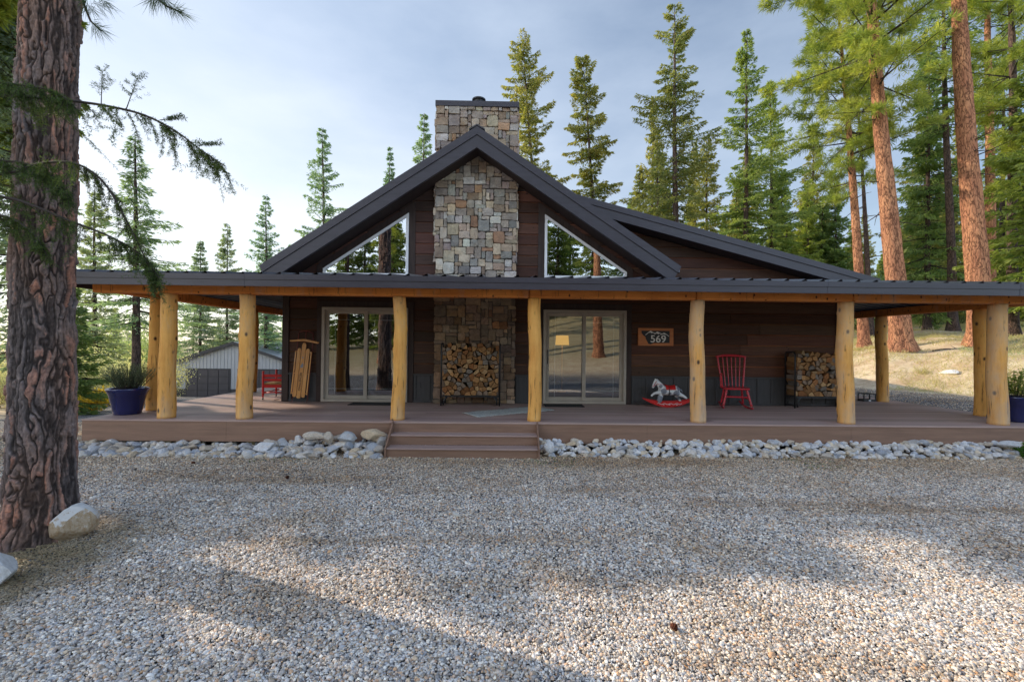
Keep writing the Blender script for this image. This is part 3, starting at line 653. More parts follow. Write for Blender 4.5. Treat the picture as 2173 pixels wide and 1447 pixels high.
hb = m_.build('horse_body', dapple_mat(), horse, world=False, smooth=True)
rmod = hb.modifiers.new('remesh', 'REMESH'); rmod.mode = 'VOXEL'; rmod.voxel_size = .008; rmod.use_smooth_shade = True
sm = hb.modifiers.new('smooth', 'SMOOTH'); sm.iterations = 4
m_ = MB(); k = 10
for i in range(13):
    a = radians(-78+13*i); 
    for x, lift in ((415, .118), (428, .110), (480, .104), (530, .110), (545, .122)): m_.v.append((q(x, 0)[0], sin(a)*lift, q(0, 1010)[1]+cos(a)*lift*1.04))
m_.f = [[i*5+j, i*5+j+1, i*5+6+j, i*5+5+j] for i in range(12) for j in range(4)]; m_.c = [(1,1,1)]*48; m_.m = [0]*48
sd = m_.build('saddle', M['red_bright'], horse, world=False, smooth=True); sd.modifiers.new('solid', 'SOLIDIFY').thickness = .012
m_ = MB(); m_.tube([(q(460,0)[0], .103*sin(a), q(0,1012)[1]+.107*cos(a)) for a in [2*pi*i/24 for i in range(25)]], .008, 6); m_.build('girth', M['ink'], horse, world=False, smooth=True)
m_ = MB()
for s in (-1, 1):
    m_.tube([(q(288,872)[0], s*.046, q(288,872)[1]), (q(262,915)[0], s*.039, q(262,915)[1]), (q(250,952)[0], s*.033, q(250,952)[1])], .005, 6)
    m_.tube([(q(250,950)[0], s*.033, q(250,950)[1]), (q(300,930)[0], s*.05, q(300,915)[1]), (q(400,950)[0], s*.06, q(400,925)[1])], .004, 6)
m_.tube([(q(253,945)[0]+.03*cos(a), .035*sin(a), q(253,945)[1]+.012*cos(a)) for a in [2*pi*i/16 for i in range(17)]], .005, 6)
m_.build('bridle', M['red_bright'], horse, world=False, smooth=True)
m_ = MB()
for i in range(9):
    t = i/8; x, y = 290+(385-290)*t, 862+(945-862)*t; X, Z = q(x, y); m_.tube([(X, 0, Z-.01), (X+.018, .01, Z+.012), (X+.04, .02, Z-.005), (X+.045, .02, Z-.03)], [.012, .012, .009, .003], 6)
m_.build('mane', M['white_paint'], horse, world=False, smooth=True)
m_ = MB(); m_.tube([(q(615,990)[0], 0, q(615,990)[1]), (q(645,1000)[0], 0, q(645,1000)[1]), (q(665,1040)[0], 0, q(665,1040)[1])], [.012, .018, .004], 8); m_.build('tail', M['grey_paint'], horse, world=False, smooth=True)
for s in (-.085, .07):
    m_ = MB(); N = 16; top = []; bot = []
    for i in range(N+1):
        u = -1+2*i/N; x = u*.5; zb = .16*u*u*.98+.005; wd = .10*(1-u*u)+.018; bot.append((x, zb)); top.append((x, zb+wd))
    m_.prism(bot+top[::-1], s, s+.022); rk = m_.build('rocker', M['red_bright'], horse, world=False, bevel=.003)
    if s < 0:
        m_ = MB(); m_.tube([(-.24+.03*i, s-.002, .075+.012*sin(i*1.5)+.13*(-.24+.03*i)**2) for i in range(18)], .0055, 6)
        for xx in (-.1, .02, .17): m_.sphere((xx, s-.001, .06), (.02, .004, .008), 8, 6)
        m_.build('scrollwork', M['white_paint'], rk, world=False, smooth=True)
for x in (-.17, .27): m_ = MB(); m_.box(x-.03, x+.03, -.08, .085, .085, .105); m_.build('cross_bar', M['red_bright'], horse, world=False)

# ------------------------------------------------------------------ red rocking chair with barley-twist spindles
rc_ = thing('rocking_chair', 'red spindle-back wooden rocking chair on the porch beside the firewood', 'chair', (4.80, 9.42, DK), radians(-14))
def twist_tube(name, a, b, r, turns=7, mat_='red', parent=rc_):
    m_ = MB(); a, b = Vector(a), Vector(b); L = (b-a).length; n = max(10, int(L*60))
    m_.tube([a.lerp(b, i/n) for i in range(n+1)], r, 12, 2*pi*turns*L/n/1.0*1.1, 2, .20); return m_.build(name, M[mat_], parent, smooth=True, world=False)
m_ = MB(); m_.prism_z([(-.24,-.20),(-.16,-.245),(.16,-.245),(.24,-.20),(.27,-.02),(.255,.17),(.18,.22),(-.18,.22),(-.255,.17),(-.27,-.02)], .40, .435); m_.build('seat', M['red'], rc_, world=False, bevel=.01)
for s in (-1, 1):
    twist_tube('leg', (s*.19, -.17, .40), (s*.265, -.23, .07), .022); twist_tube('leg', (s*.17, .16, .40), (s*.215, .22, .08), .02)
    twist_tube('back_post', (s*.205, .19, .43), (s*.275, .33, 1.06), .018, 8)
    m_ = MB(); m_.tube([(s*(.275-.07*(y+.36)/.9), y, .022+.28*(y+.02)**2+(.0 if y < .3 else .0)) for y in [-.29+.088*i for i in range(10)]], [.017]*10, 8); m_.build('rocker', M['red'], rc_, smooth=True, world=False)
for i in range(5): x = -.135+.0675*i; twist_tube('spindle', (x, .20, .43), (x*1.28, .325, 1.05), .0105, 9)
m_ = MB(); m_.tube([(-.30, .335, 1.06), (-.15, .345, 1.085), (0, .35, 1.09), (.15, .345, 1.085), (.30, .335, 1.06)], [.02, .026, .028, .026, .02], 10); m_.build('crest_rail', M['red'], rc_, smooth=True, world=False)
m_ = MB(); m_.tube([(-.235, .25, .70), (-.275, .05, .69), (-.29, -.1, .705), (-.295, -.17, .715)], [.016, .018, .018, .02], 8); m_.build('arm', M['red'], rc_, smooth=True, world=False)
twist_tube('arm_spindle', (-.25, -.08, .43), (-.285, -.1, .70), .014); twist_tube('arm_spindle', (-.255, .05, .43), (-.275, .05, .69), .011)
twist_tube('stretcher', (-.225, -.2, .25), (.225, -.2, .25), .014); twist_tube('stretcher', (-.195, .19, .22), (.195, .19, .22), .012)
for s in (-1, 1): twist_tube('stretcher', (s*.215, -.19, .22), (s*.19, .18, .21), .011)

# ------------------------------------------------------------------ low red chair on the side porch
ch = thing('low_chair', 'low red ladder-back chair with rush seat and black casters by the cabin corner', 'chair', (-5.08, 10.48, DK), radians(4))
for s in (-1, 1):
    for y, h in ((-.34, .60), (.34, .60)):
        m_ = MB(); m_.lathe([(.014, .05), (.019, .07), (.024, .2), (.021, .32), (.025, .5), (.024, h-.03), (.014, h-.02), (.027, h), (.025, h+.02), (.008, h+.032)], (s*.26, y, 0), 14); lg = m_.build('leg', M['red_bright'], ch, smooth=True, world=False)
        m_ = MB(); m_.sphere((s*.26, y, .025), (.016, .025, .025), 10, 8); m_.build('caster', M['black'], lg, smooth=True, world=False)
    m_ = MB(); m_.tube([(s*.26, -.34, .50), (s*.26, .34, .50)], .018, 8); m_.build('arm', M['red_bright'], ch, world=False, smooth=True)
    m_ = MB(); m_.tube([(s*.26, -.33, .155), (s*.26, 0, .15), (s*.26, .33, .155)], .013, 8); m_.build('stretcher', M['red_bright'], ch, world=False, smooth=True)
for z in (.53, .44):
    m_ = MB(); m_.box(-.24, .24, -.352, -.332, z-.03, z+.03); m_.build('back_slat', M['red_bright'], ch, world=False, bevel=.006)
m_ = MB(); m_.box(-.27, .27, -.33, .36, .335, .365); m_.build('seat', M['wicker'], ch, world=False, bevel=.01)
m_ = MB(); m_.box(-.24, .24, -.35, -.328, .265, .333); m_.box(-.24, .24, .328, .35, .265, .333); m_.box(-.27, -.25, -.32, .32, .265, .333); m_.box(.25, .27, -.32, .32, .265, .333); m_.build('apron', M['red_bright'], ch, world=False)
for y in (-.34, .34): m_ = MB(); m_.tube([(-.25, y, .15), (0, y, .165), (.25, y, .15)], .014, 8); m_.build('stretcher', M['red_bright'], ch, world=False, smooth=True)

# ------------------------------------------------------------------ leaf cards
def cards(P, D, L, W, col, up=None, bend=0):
    """thin kite-shaped leaves: P base, D direction, L length, W width -> verts, quads, colours"""
    n = len(P); D = D/np.linalg.norm(D, axis=1, keepdims=True)
    R = rng.normal(size=(n, 3)) if up is None else up + rng.normal(size=(n, 3))*.35
    S = np.cross(D, R); S /= np.linalg.norm(S, axis=1, keepdims=True)+1e-9
    L = np.broadcast_to(L, (n,))[:, None]; W = np.broadcast_to(W, (n,))[:, None]
    drop = np.array([0, 0, -1.])*bend*L
    V = np.stack([P, P+D*L*.45+S*W*.5+drop*.2, P+D*L+drop, P+D*L*.45-S*W*.5+drop*.2], 1).reshape(-1, 3)
    Q = np.arange(n*4).reshape(n, 4); C = np.repeat(np.broadcast_to(col, (n,)), 4)
    return V, Q, C
def join(parts):
    V, Q, C, I = [], [], [], []; o = 0
    for v, q_, c, i in parts:
        V.append(v); Q.append(q_+o); C.append(c); I.append(np.full(len(q_), i)); o += len(v)
    return np.concatenate(V), np.concatenate(Q), np.concatenate(C), np.concatenate(I)
def tube_np(pts, rad, n=5):
    pts = np.asarray(pts, float); k = len(pts); d = np.gradient(pts, axis=0); d /= np.linalg.norm(d, axis=1, keepdims=True)+1e-9
    ref = np.where(np.abs(d[:, 2:3]) > .9, np.array([[1., 0, 0]]), np.array([[0, 0, 1.]])); u = np.cross(d, ref); u /= np.linalg.norm(u, axis=1, keepdims=True)+1e-9; w = np.cross(d, u)
    a = 2*pi*np.arange(n)/n; rad = np.broadcast_to(rad, (k,))
    V = pts[:, None]+(u[:, None]*np.cos(a)[None, :, None]+w[:, None]*np.sin(a)[None, :, None])*rad[:, None, None]
    i = np.arange(k-1)[:, None]; j = np.arange(n)[None]
    Q = np.stack([i*n+j, i*n+(j+1) % n, (i+1)*n+(j+1) % n, (i+1)*n+j], -1).reshape(-1, 4)
    return V.reshape(-1, 3), Q, np.full(k*n, .3)

# ------------------------------------------------------------------ planters
def planter(label, x, y, herb, plabel):
    t = thing('planter', label, 'planter', (x, y, DK+.001)); m_ = MB()
    m_.lathe([(.185, 0), (.195, .012), (.20, .05), (.205, .06), (.21, .09), (.262, .335), (.268, .34), (.27, .36), (.275, .365), (.288, .40), (.305, .425), (.308, .445), (.295, .452), (.275, .44), (.262, .40)], (0, 0, 0), 48)
    m_.build('pot', M['glaze'], t, smooth=True, world=False)
    s = MB(); s.lathe([(.262, .40), (.02, .415)], (0, 0, 0), 24); s.build('soil', M['soil'], t, world=False)
    p = thing('potted_shrub', plabel, 'shrub', (x, y, DK+.415)); parts = []; lv = []
    for i in range(170 if herb else 46):
        a = rng.uniform(0, 2*pi); r0 = rng.uniform(0, .16); sp = rng.uniform(.12, .95)*(1 if herb else .6); Ls = rng.uniform(.3, .5)*(1 if herb else 1.12)
        d = np.array([cos(a)*sp, sin(a)*sp, 1.]); d /= np.linalg.norm(d); tt = np.linspace(0, 1, 6)[:, None]
        pts = np.array([cos(a)*r0, sin(a)*r0, 0])+d*tt*Ls+np.array([cos(a), sin(a), -.4])*tt**2*.05*rng.uniform(-1, 1.5)
        parts.append((*tube_np(pts, np.linspace(.0035, .0012, 6), 3), 1)); m = 60 if herb else 26; f = rng.uniform(.15, 1, m)
        B = pts[0]+(d*Ls)*f[:, None]; dd = d*(.9 if herb else .3)+rng.normal(size=(m, 3))*(.45 if herb else .7)
        lv.append((*cards(B, dd, rng.uniform(.02, .045, m) if herb else rng.uniform(.03, .06, m), .005 if herb else .022, rng.uniform(0, 1)*.6+rng.uniform(0, .4, m)), 0))
    V, Q, C, I = join(parts+lv); link('foliage', np_mesh('foliage', V, Q, C, [M['herb'] if herb else M['pine'], M['twig']], I), p)
planter('large blue glazed planter at the left end of the deck', -6.52, 8.0, True, 'grey-green upright shrub growing in the left blue planter')
planter('blue glazed planter at the right edge beyond the last post', 9.13, 8.0, False, 'small-leaved green shrub in the blue planter at the right edge')

# ------------------------------------------------------------------ mats and rug
for x0, x1, lb in ((-3.2, -2.2, 'black rubber doormat in front of the left glass door'), (.84, 1.66, 'black rubber doormat in front of the right glass door')):
    m_ = MB(); m_.box(x0, x1, 9.35, 9.74, DK+.003, DK+.016); tag(m_.build('doormat', M['mat'], None, bevel=.004), lb, 'doormat')
m_ = MB(); n = 40
for i in range(n+1):
    for j in range(13):
        m_.v.append((-.85+1.7*i/n+rnd.uniform(-.004, .004), -.29+.58*j/12+rnd.uniform(-.006, .006), .012+.005*sin(i*2.2)*(1 if j % 2 else -1)+.01*mnoise.noise((i*.2, j*.3, 1))))
m_.f = [[i*13+j, (i+1)*13+j, (i+1)*13+j+1, i*13+j+1] for i in range(n) for j in range(12)]; m_.c = [(1,1,1)]*len(m_.f); m_.m = [0]*len(m_.f)
rug = m_.build('woven_rug', M['rug'], None, smooth=True); rug.location = (.1, 8.62, DK+.006); rug.rotation_euler = (0, 0, radians(33)); rug.modifiers.new('solid', 'SOLIDIFY').thickness = .012
tag(rug, 'pale grey woven runner rug lying askew behind the porch steps', 'rug')

# ------------------------------------------------------------------ firewood
def cell_polys(x0, x1, z0, z1, s):
    pts = []; z = z0+s*.5; row = 0
    while z < z1+s*.5:
        x = x0+s*(.5 if row % 2 else .1)
        while x < x1+s*.4: pts.append((x+rnd.uniform(-.38, .38)*s, z+rnd.uniform(-.36, .36)*s)); x += s*rnd.uniform(.85, 1.2)
        z += s*.86; row += 1
    out = []
    for i, (px, pz) in enumerate(pts):
        poly = [(x0, z0), (x1, z0), (x1, z1), (x0, z1)]
        for k, (ox, oz) in enumerate(pts):
            if k == i or abs(ox-px)+abs(oz-pz) > s*5: continue
            mx, mz, nx, nz = (px+ox)/2, (pz+oz)/2, ox-px, oz-pz; new = []
            for a, b in zip(poly, poly[1:]+poly[:1]):
                da, db = (a[0]-mx)*nx+(a[1]-mz)*nz, (b[0]-mx)*nx+(b[1]-mz)*nz
                if da <= 0: new.append(a)
                if da*db < 0: f = da/(da-db); new.append((a[0]+(b[0]-a[0])*f, a[1]+(b[1]-a[1])*f))
            poly = new
            if len(poly) < 3: break
        if len(poly) >= 3: out.append(poly)
    return out
def wood_mat():
    t = NT('split_wood'); v = t.coord((3, .6, 3)); a = t.n('ShaderNodeVertexColor', layer_name='Col')
    col = t.mix((1.25, 1.2, 1.1), (.55, .5, .45), t.ramp(t.noise(v, 9, 8, .75), [(.32, 0.), (.68, 1.)])); col = t.mix(col, a.outputs[0], 1., 'MULTIPLY')
    return t.end(t.princ(col, .8, 0, t.bump(t.noise(v, 30, 6, .7), .7, .006), .2))
M['wood'] = wood_mat()
ENDC = [(.42,.24,.11)]*4+[(.34,.185,.085)]*4+[(.46,.31,.17)]*2+[(.25,.19,.15)]*4+[(.21,.19,.175)]*3+[(.30,.14,.06)]*3
def woodpile(x0, x1, z0, z1, y0, s, label, group, top=.05):
    for poly in cell_polys(x0, x1, z0, z1+s, s):
        cz = sum(p[1] for p in poly)/len(poly); cx = sum(p[0] for p in poly)/len(poly)
        if cz > z1+rnd.uniform(-.35, .35)*s: continue
        sc = rnd.uniform(.86, .95); P = [(cx+(x-cx)*sc-cx, cz+(z-cz)*sc-cz) for x, z in poly]
        P = [p for i, p in enumerate(P) if math.dist(p, P[i-1]) > .014]
        if len(P) > 5: P.pop(rnd.randrange(len(P)))
        if len(P) < 3: continue
        P = [(x+rnd.uniform(-.004, .004), z+rnd.uniform(-.004, .004)) for x, z in P]
        m_ = MB(); n = len(P); yo = rnd.uniform(-.05, .03); L = rnd.uniform(.33, .40); ce = rnd.choice(ENDC); k = rnd.uniform(.65, 1.2); ce = tuple(c*k for c in ce)
        bark = rnd.choice([(.10,.075,.06), (.2,.12,.06), (.26,.16,.08)]); tl = rnd.uniform(-.02, .02); tz = rnd.uniform(-.015, .015)
        F_ = [(x, yo+x*tl*8, z) for x, z in P]; G = [(x+tl, yo+L, z+tz) for x, z in P]
        m_.col = ce; m_.add(F_, [tuple(range(n))]); m_.col = bark; m_.add(G, [tuple(range(n-1, -1, -1))])
        for i in range(n):
            m_.col = bark if i % 2 else tuple(c*.8 for c in ce); j = (i+1) % n; m_.add([F_[i], F_[j], G[j], G[i]], [(1, 0, 3, 2)])
        o = m_.build('firewood_log', M['wood'], None, bevel=.003); o.location = (cx, y0, cz); tag(o, label, 'log', group)
def rack(label, x0, x1, y0, y1, z1, foot=.22):
    t = thing('firewood_rack', label, 'rack', ((x0+x1)/2, (y0+y1)/2, DK)); r = .016
    for x in (x0, x1):
        for y in (y0, y1):
            m_ = MB(); m_.tube([(x, y, DK+.004), (x, y, z1-.06), (x+(.0), y+(.025 if y == y0 else -.025), z1-.015), (x, y+(.08 if y == y0 else -.08), z1)], r, 10); m_.build('upright', M['black'], t, smooth=True)
        m_ = MB(); m_.tube([(x, y0+.06, z1), (x, y1-.06, z1)], r, 10); m_.build('top_bar', M['black'], t, smooth=True)
        m_ = MB(); m_.box(x-.02, x+.02, y0+.012, y1-.012, DK+.04, DK+.07); m_.build('foot_bar', M['black'], t)
    for y in (y0, y1):
        m_ = MB(); m_.box(x0+.012, x1-.012, y-.015, y+.015, DK+foot-.035, DK+foot); m_.build('bottom_rail', M['black'], t)
        for x, s in ((x0, 1), (x1, -1)): m_ = MB(); m_.tube([(x+s*.055, y, DK+.02), (x+s*.06, y, DK+foot-.1), (x+s*.12, y, DK+foot-.02)], .018, 8); m_.build('gusset', M['black'], t, smooth=True)
rack('tall black firewood rack full of split logs before the stone chimney', -1.30, -.10, 9.38, 9.68, 1.76)
woodpile(-1.28, -.12, DK+.225, 1.74, 9.37, .104, 'split firewood log stacked in the rack before the stone chimney', 'split logs in the rack before the stone chimney')
rack('black firewood rack full of split logs at the right end of the wall', 6.10, 7.28, 9.47, 9.80, 1.66, .25)
woodpile(6.12, 7.26, DK+.255, 1.63, 9.46, .104, 'split firewood log stacked in the rack by the right end of the wall', 'split logs in the rack at the right end of the wall')

ms = thing('metal_frame', 'small black metal frame with white tag standing on the right porch floor', 'metal frame', (8.78, 10.9, DK))
m_ = MB()
for y in (-.09, .09):
    m_.box(-.15, .15, y-.012, y+.012, .0, .05); m_.box(-.15, .15, y-.01, y+.01, .17, .192)
    for x in (-.14, 0, .14): m_.box(x-.009, x+.009, y-.009, y+.009, .05, .17)
for x in (-.141, .141): m_.box(x-.009, x+.009, -.078, .078, .01, .04); m_.box(x-.009, x+.009, -.08, .08, .172, .19)
m_.build('frame', M['black'], ms, world=False); m_ = MB(); m_.box(-.035, .02, -.1055, -.1025, .008, .042); m_.build('tag', M['white_paint'], ms, world=False)

# ------------------------------------------------------------------ rocks
def rock_mesh(seed, cuts=13, sub=3, flat=.75):
    import bmesh
    bm = bmesh.new(); bmesh.ops.create_icosphere(bm, subdivisions=sub, radius=1); r = random.Random(seed)
    pl = []
    for _ in range(cuts):
        d = Vector((r.gauss(0,1), r.gauss(0,1), r.gauss(0,.9))).normalized(); pl.append((d, r.uniform(.55, .86)))
    for v in bm.verts:
        p = v.co.copy()
        for d, k in pl:
            e = p.dot(d)-k
            if e > 0: p -= d*e*.96
        p *= 1+.05*mnoise.noise(p*2.2+Vector((seed, 0, 0)))+.02*mnoise.noise(p*6+Vector((seed, 3, 0)))
        v.co = Vector((p.x, p.y*.85, p.z*flat))
    me = bpy.data.meshes.new('rock'); bm.to_mesh(me); bm.free(); return me
RK = [rock_mesh(i, rnd.randint(10, 16), 3, rnd.uniform(.5, .8)) for i in range(16)]
for me in RK: me.materials.append(M['rock'])
def rock(x, y, z, s, label, group=None, name='rock', m=None, sh=(1, 1, 1)):
    me = rnd.choice(RK)
    if m: me = me.copy(); me.materials.clear(); me.materials.append(m)
    o = link(name, me, None, (x, y, z)); o.scale = (s*sh[0], s*sh[1], s*sh[2]); o.rotation_euler = (rnd.uniform(-.45, .45), rnd.uniform(-.45, .45), rnd.uniform(0, 6.28)); tag(o, label, 'rock', group); return o
LL, LR = ('weathered river rock piled along the deck edge left of the steps', 'rocks piled left of the steps'), ('pale angular rock lining the deck edge right of the steps', 'rocks lining the deck right of the steps')
def big(x, y, z, s, sh, lb): o = rock(x, y, z, s, lb, None, 'rock', None, sh); o.rotation_euler = (rnd.uniform(-.15, .15), rnd.uniform(-.15, .15), rnd.uniform(-.3, .3))
big(-2.97, 7.25, .28, .16, (1.35, .9, .75), 'broad tan rock on top of the pile left of the steps')
big(-2.05, 7.26, .30, .15, (1.45, 1, .85), 'largest grey rock touching the steps at the top of the pile')
big(-2.45, 7.2, .27, .145, (1.3, .9, .95), 'squarish pale rock tilted on the pile, second from the steps')
big(-3.72, 7.15, .12, .17, (1.2, 1, .85), 'pointed pale boulder alone at the left foot of the rock pile')
big(-2.02, 7.08, .1, .13, (.9, .8, 1.3), 'greenish upright rock leaning against the left stair stringer')
big(-2.75, 7.2, .26, .13, (.8, .9, 1.2), 'dark brown slanted rock between two pale slabs on the pile')
big(.72, 7.2, .12, .15, (.8, .7, 1.25), 'tan upright rock at the right side of the steps')
big(8.15, 7.24, .24, .14, (1.6, .9, .65), 'long white slab-like rock near the right edge of the row')
def zl(x): return .10+.16*max(0, min(1, (x+4.0)/1.2))
cnt = 0
for i in range(140):
    x = rnd.uniform(-6.95, -1.92); f = rnd.random(); y = 6.93+f*.5; s = rnd.uniform(.055, .10)*(1.2 if x > -4 else 1)
    rock(x, y, f*zl(x)*rnd.uniform(.8, 1.05)+s*.25, s, *LL, sh=(rnd.uniform(.9, 1.5), 1, rnd.uniform(.7, 1)))
for i in range(150):
    x = .62+(8.4)*(i+rnd.random())/150; f = rnd.random(); y = 7.12+f*.31; s = rnd.uniform(.05, .086)
    o = rock(x, y, f*.185*rnd.uniform(.85, 1.1)+s*.3, s, *LR, sh=(rnd.uniform(.9, 1.45), 1, rnd.uniform(.7, 1)))
V_, Q_, I_ = [], [], []
mb = MB()
RKs = [rock_mesh(50+i, 12, 2, .7) for i in range(6)]
for i in range(1500):
    left = i < 700; x = rnd.uniform(-7, -1.85) if left else rnd.uniform(.58, 9.7); f = rnd.random()
    y = (6.95+f*.62) if left else (7.16+f*.32); z = f*(zl(x) if left else .24)*.85-.0; s = rnd.uniform(.035, .078); me = rnd.choice(RKs)
    rt = Matrix.Rotation(rnd.uniform(0, 6.28), 3, 'Z') @ Matrix.Rotation(rnd.uniform(-.5, .5), 3, 'X'); g = rnd.choice([(.6,.61,.63),(.75,.75,.74),(.6,.55,.47),(.45,.48,.53),(.68,.58,.44)]); mb.col = g
    mb.add([Vector((x, y, z))+rt @ (v.co*s) for v in me.vertices], [tuple(p.vertices) for p in me.polygons])
tag(mb.build('rubble', M['stone'], None), kind='stuff', label='small stones filling the gaps of the rock edging')
b = rock(-3.79, 4.10, .125, .215, 'tan boulder, sunlight painted on its top, resting against the big pine trunk', None, 'boulder', M['boulder'], (.78, .8, 1.25)); b.rotation_euler = (.1, -.12, .4); b['category'] = 'boulder'
b = rock(-3.66, 3.34, .07, .20, 'white boulder cut by the left edge of the frame', None, 'boulder', M['white_rock'], (1, 1, 1.0)); b['category'] = 'boulder'
for x, y, s, lb in ((15.85, 16.0, .3, 'pale flat rock lying on the sunlit bank'), ): b = rock(x, y, hz(x, y)+.02, s, lb, None, 'boulder', M['white_rock'], (1.3, .8, .5)); b['category'] = 'boulder'
for px, py, lb in ((610, 1011, 'brown pine cone lying left of the steps'), (1430, 1328, 'brown pine cone on the sunlit foreground gravel'), (180, 1070, 'brown pine cone beside the boulder'), (410, 981, 'small reddish cone near the left rock edging')):
    d = RM @ Vector(((px-1086.5)/F, -(py-723.5)/F, -1)); t = (.03-H)/d.z; x, y = d.x*t, d.y*t
    m_ = MB(); s = .021
    for i in range(9):
        for j in range(9):
            a = 2*pi*(j/9+i*.31); u = i/8; rr = s*(.35+sin(pi*min(1, u*.9+.12))*.75); zc = s*(-1+2*u)
            m_.add([(cos(a)*rr*.4, sin(a)*rr*.4, zc), (cos(a+.3)*rr, sin(a+.3)*rr, zc+s*.1), (cos(a)*rr*1.25, sin(a)*rr*1.25, zc+s*.26), (cos(a-.3)*rr, sin(a-.3)*rr, zc+s*.1)], [(0, 1, 2, 3)])
    m_.sphere((0, 0, 0), (s*.6, s*.6, s), 8, 6); o = m_.build('pine_cone', M['cone'], None); o.location = (x, y, hz(x, y)+.024); o.rotation_euler = (1.3, .3, rnd.uniform(0, 6)); tag(o, lb, 'pine cone')
m_ = MB(); m_.prism_z([(-.05, .035), (.0, -.02), (.055, -.045), (.045, -.01), (.0, .03)], 0, .014); o = m_.build('wood_chip', M['chip'], None, bevel=.004); o.location = (-.47, 4.6, .028); o.rotation_euler = (.15, -.1, -.1); tag(o, 'pale splinter of wood lying alone on the gravel', 'wood chip')
# ------------------------------------------------------------------ trees
def conifer(h, R, cb, seed, kind='fir', dens=1.0, leaf='fir', bark='bark_grey', r0=.2, cl=.26, cw=.085, top_irr=.0, bare=0, shape=.85, plain=False):
    global rng
    rng = np.random.default_rng(seed)
    zs = np.linspace(0, h*.985, 40); t = zs/h
    wob = np.stack([.03*h/20*np.sin(zs*.35+seed), .03*h/20*np.cos(zs*.28+seed*2), zs], 1)
    rad = r0*((1-t)**.8*.92+.03)+r0*.45*np.exp(-zs/.35)
    tv, tq, tc = tube_np(wob, rad, 18)
    a = np.arctan2(tv[:, 1], tv[:, 0]); tv[:, :2] += (np.random.default_rng(seed).normal(size=(len(tv), 2))*.02*r0)
    fl = 1+.16*np.sin(a*5+seed)*np.exp(-tv[:, 2]/.5); tv[:, 0] *= fl; tv[:, 1] *= fl
    trunk = np_mesh('trunk', tv, tq, np.ones(len(tv)), [M[bark]], None, True)
    parts = []; z = cb
    while z < h*.99:
        u = (z-cb)/(h-cb); nb = rng.integers(4, 7) if kind == 'fir' else rng.integers(2, 5)
        if kind == 'fir' and not plain and rng.random() < .10 and u > .05: z += rng.uniform(.4, .9)*(.42*max(.55, h/22)); continue
        lv_ = 1 if plain else rng.uniform(.78, 1.12); rlo, rhi = (.55, 1.18) if plain else (.42, 1.25)
        for b in range(nb):
            r = lv_*R*max(.05, (1-u)**shape)*min(1, .6+u*2.5)*rng.uniform(rlo, rhi) if kind == 'fir' else R*rng.uniform(.45, 1.1)*(min(1, .5+u*2)*np.sqrt(max(.03, 1-u**1.6)))
            if rng.random() < top_irr: r *= rng.uniform(.3, .6)
            az = rng.uniform(0, 2*pi); o = np.array([cos(az), sin(az), 0]); sd = np.array([-sin(az), cos(az), 0]); upv = np.array([0, 0, 1.])
            if kind == 'fir': k1, k2 = -.30+.95*u+rng.uniform(-.12, .12), .25
            else: k1, k2 = -.15+.8*u+rng.uniform(-.2, .25), -.12
            s = np.linspace(0, 1, 6); sp = lambda q: np.array([0, 0, z])+o*(q*r)[:, None]+upv*((k1*q-(k2*.6)*q*q+(k2*.55)*q**3)*r)[:, None]
            zb = z+rng.uniform(-.15, .15); z0_ = z; 
            parts.append((*tube_np(sp(s)+upv*(zb-z), np.linspace(.012+.011*r, .005, 6), 3), 1))
            if kind == 'fir':
                m = int(dens*(24+r*78)); q = np.clip(rng.beta(1.6, 1.1, m), .08, 1); wv = rng.uniform(-1, 1, m)*(.42*r*(1-q)*np.minimum(1, q*3)+.13)
                P = sp(q)+upv*(zb-z)+sd*wv[:, None]-upv*(np.abs(wv)*.28+rng.uniform(0, .10, m))[:, None]
                D = o*.75+sd*(np.sign(wv)*rng.uniform(.2, 1, m))[:, None]-upv*rng.uniform(-.25, .55, m)[:, None]+rng.normal(size=(m, 3))*.22
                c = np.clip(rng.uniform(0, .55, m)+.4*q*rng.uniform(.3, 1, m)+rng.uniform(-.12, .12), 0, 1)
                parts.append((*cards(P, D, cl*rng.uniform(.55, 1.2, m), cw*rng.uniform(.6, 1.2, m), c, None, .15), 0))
            else:
                nt = int(dens*(8+r*7)); q = rng.uniform(.30, 1.0, nt); q[:1] = 1; wv = rng.uniform(-1, 1, nt)*(.32*r*(1-q)+.14)
                T = sp(q)+upv*(zb-z)+sd*wv[:, None]+upv*rng.uniform(-.08, .22, nt)[:, None]; k = 15 if plain or cw > .045 else 24
                P = np.repeat(T, k, 0); D = np.repeat(o*.45+upv*.35+sd*(np.sign(wv)*.35)[:, None], k, 0)+rng.normal(size=(nt*k, 3))*.62
                c = np.clip(np.repeat(rng.uniform(0, .6, nt), k)+rng.uniform(0, .4, nt*k), 0, 1)
                parts.append((*cards(P+D*.02, D, cl*rng.uniform(.7, 1.15, nt*k), cw*rng.uniform(.7, 1.2, nt*k), c, None, .12), 0))
        z += rng.uniform(.75, 1.25)*(.42 if kind == 'fir' else .62)*(max(.55, h/22))
    for i in range(bare):     # dead snags below the crown
        zz = rng.uniform(cb*.35, cb*1.02); az = rng.uniform(0, 2*pi); L = rng.uniform(.5, 1.9); o = np.array([cos(az), sin(az), rng.uniform(-.3, .25)]); s = np.linspace(0, 1, 6)[:, None]
        pts = np.array([0, 0, zz])+o*s*L+np.array([rng.uniform(-.3, .3), rng.uniform(-.3, .3), rng.uniform(-.5, .3)])*s**2*L; parts.append((*tube_np(pts, np.linspace(.03, .006, 6), 4), 1))
    V, Q, C, I = join(parts)
    return trunk, np_mesh('crown', V, Q, C, [M[leaf], M['twig']], I)
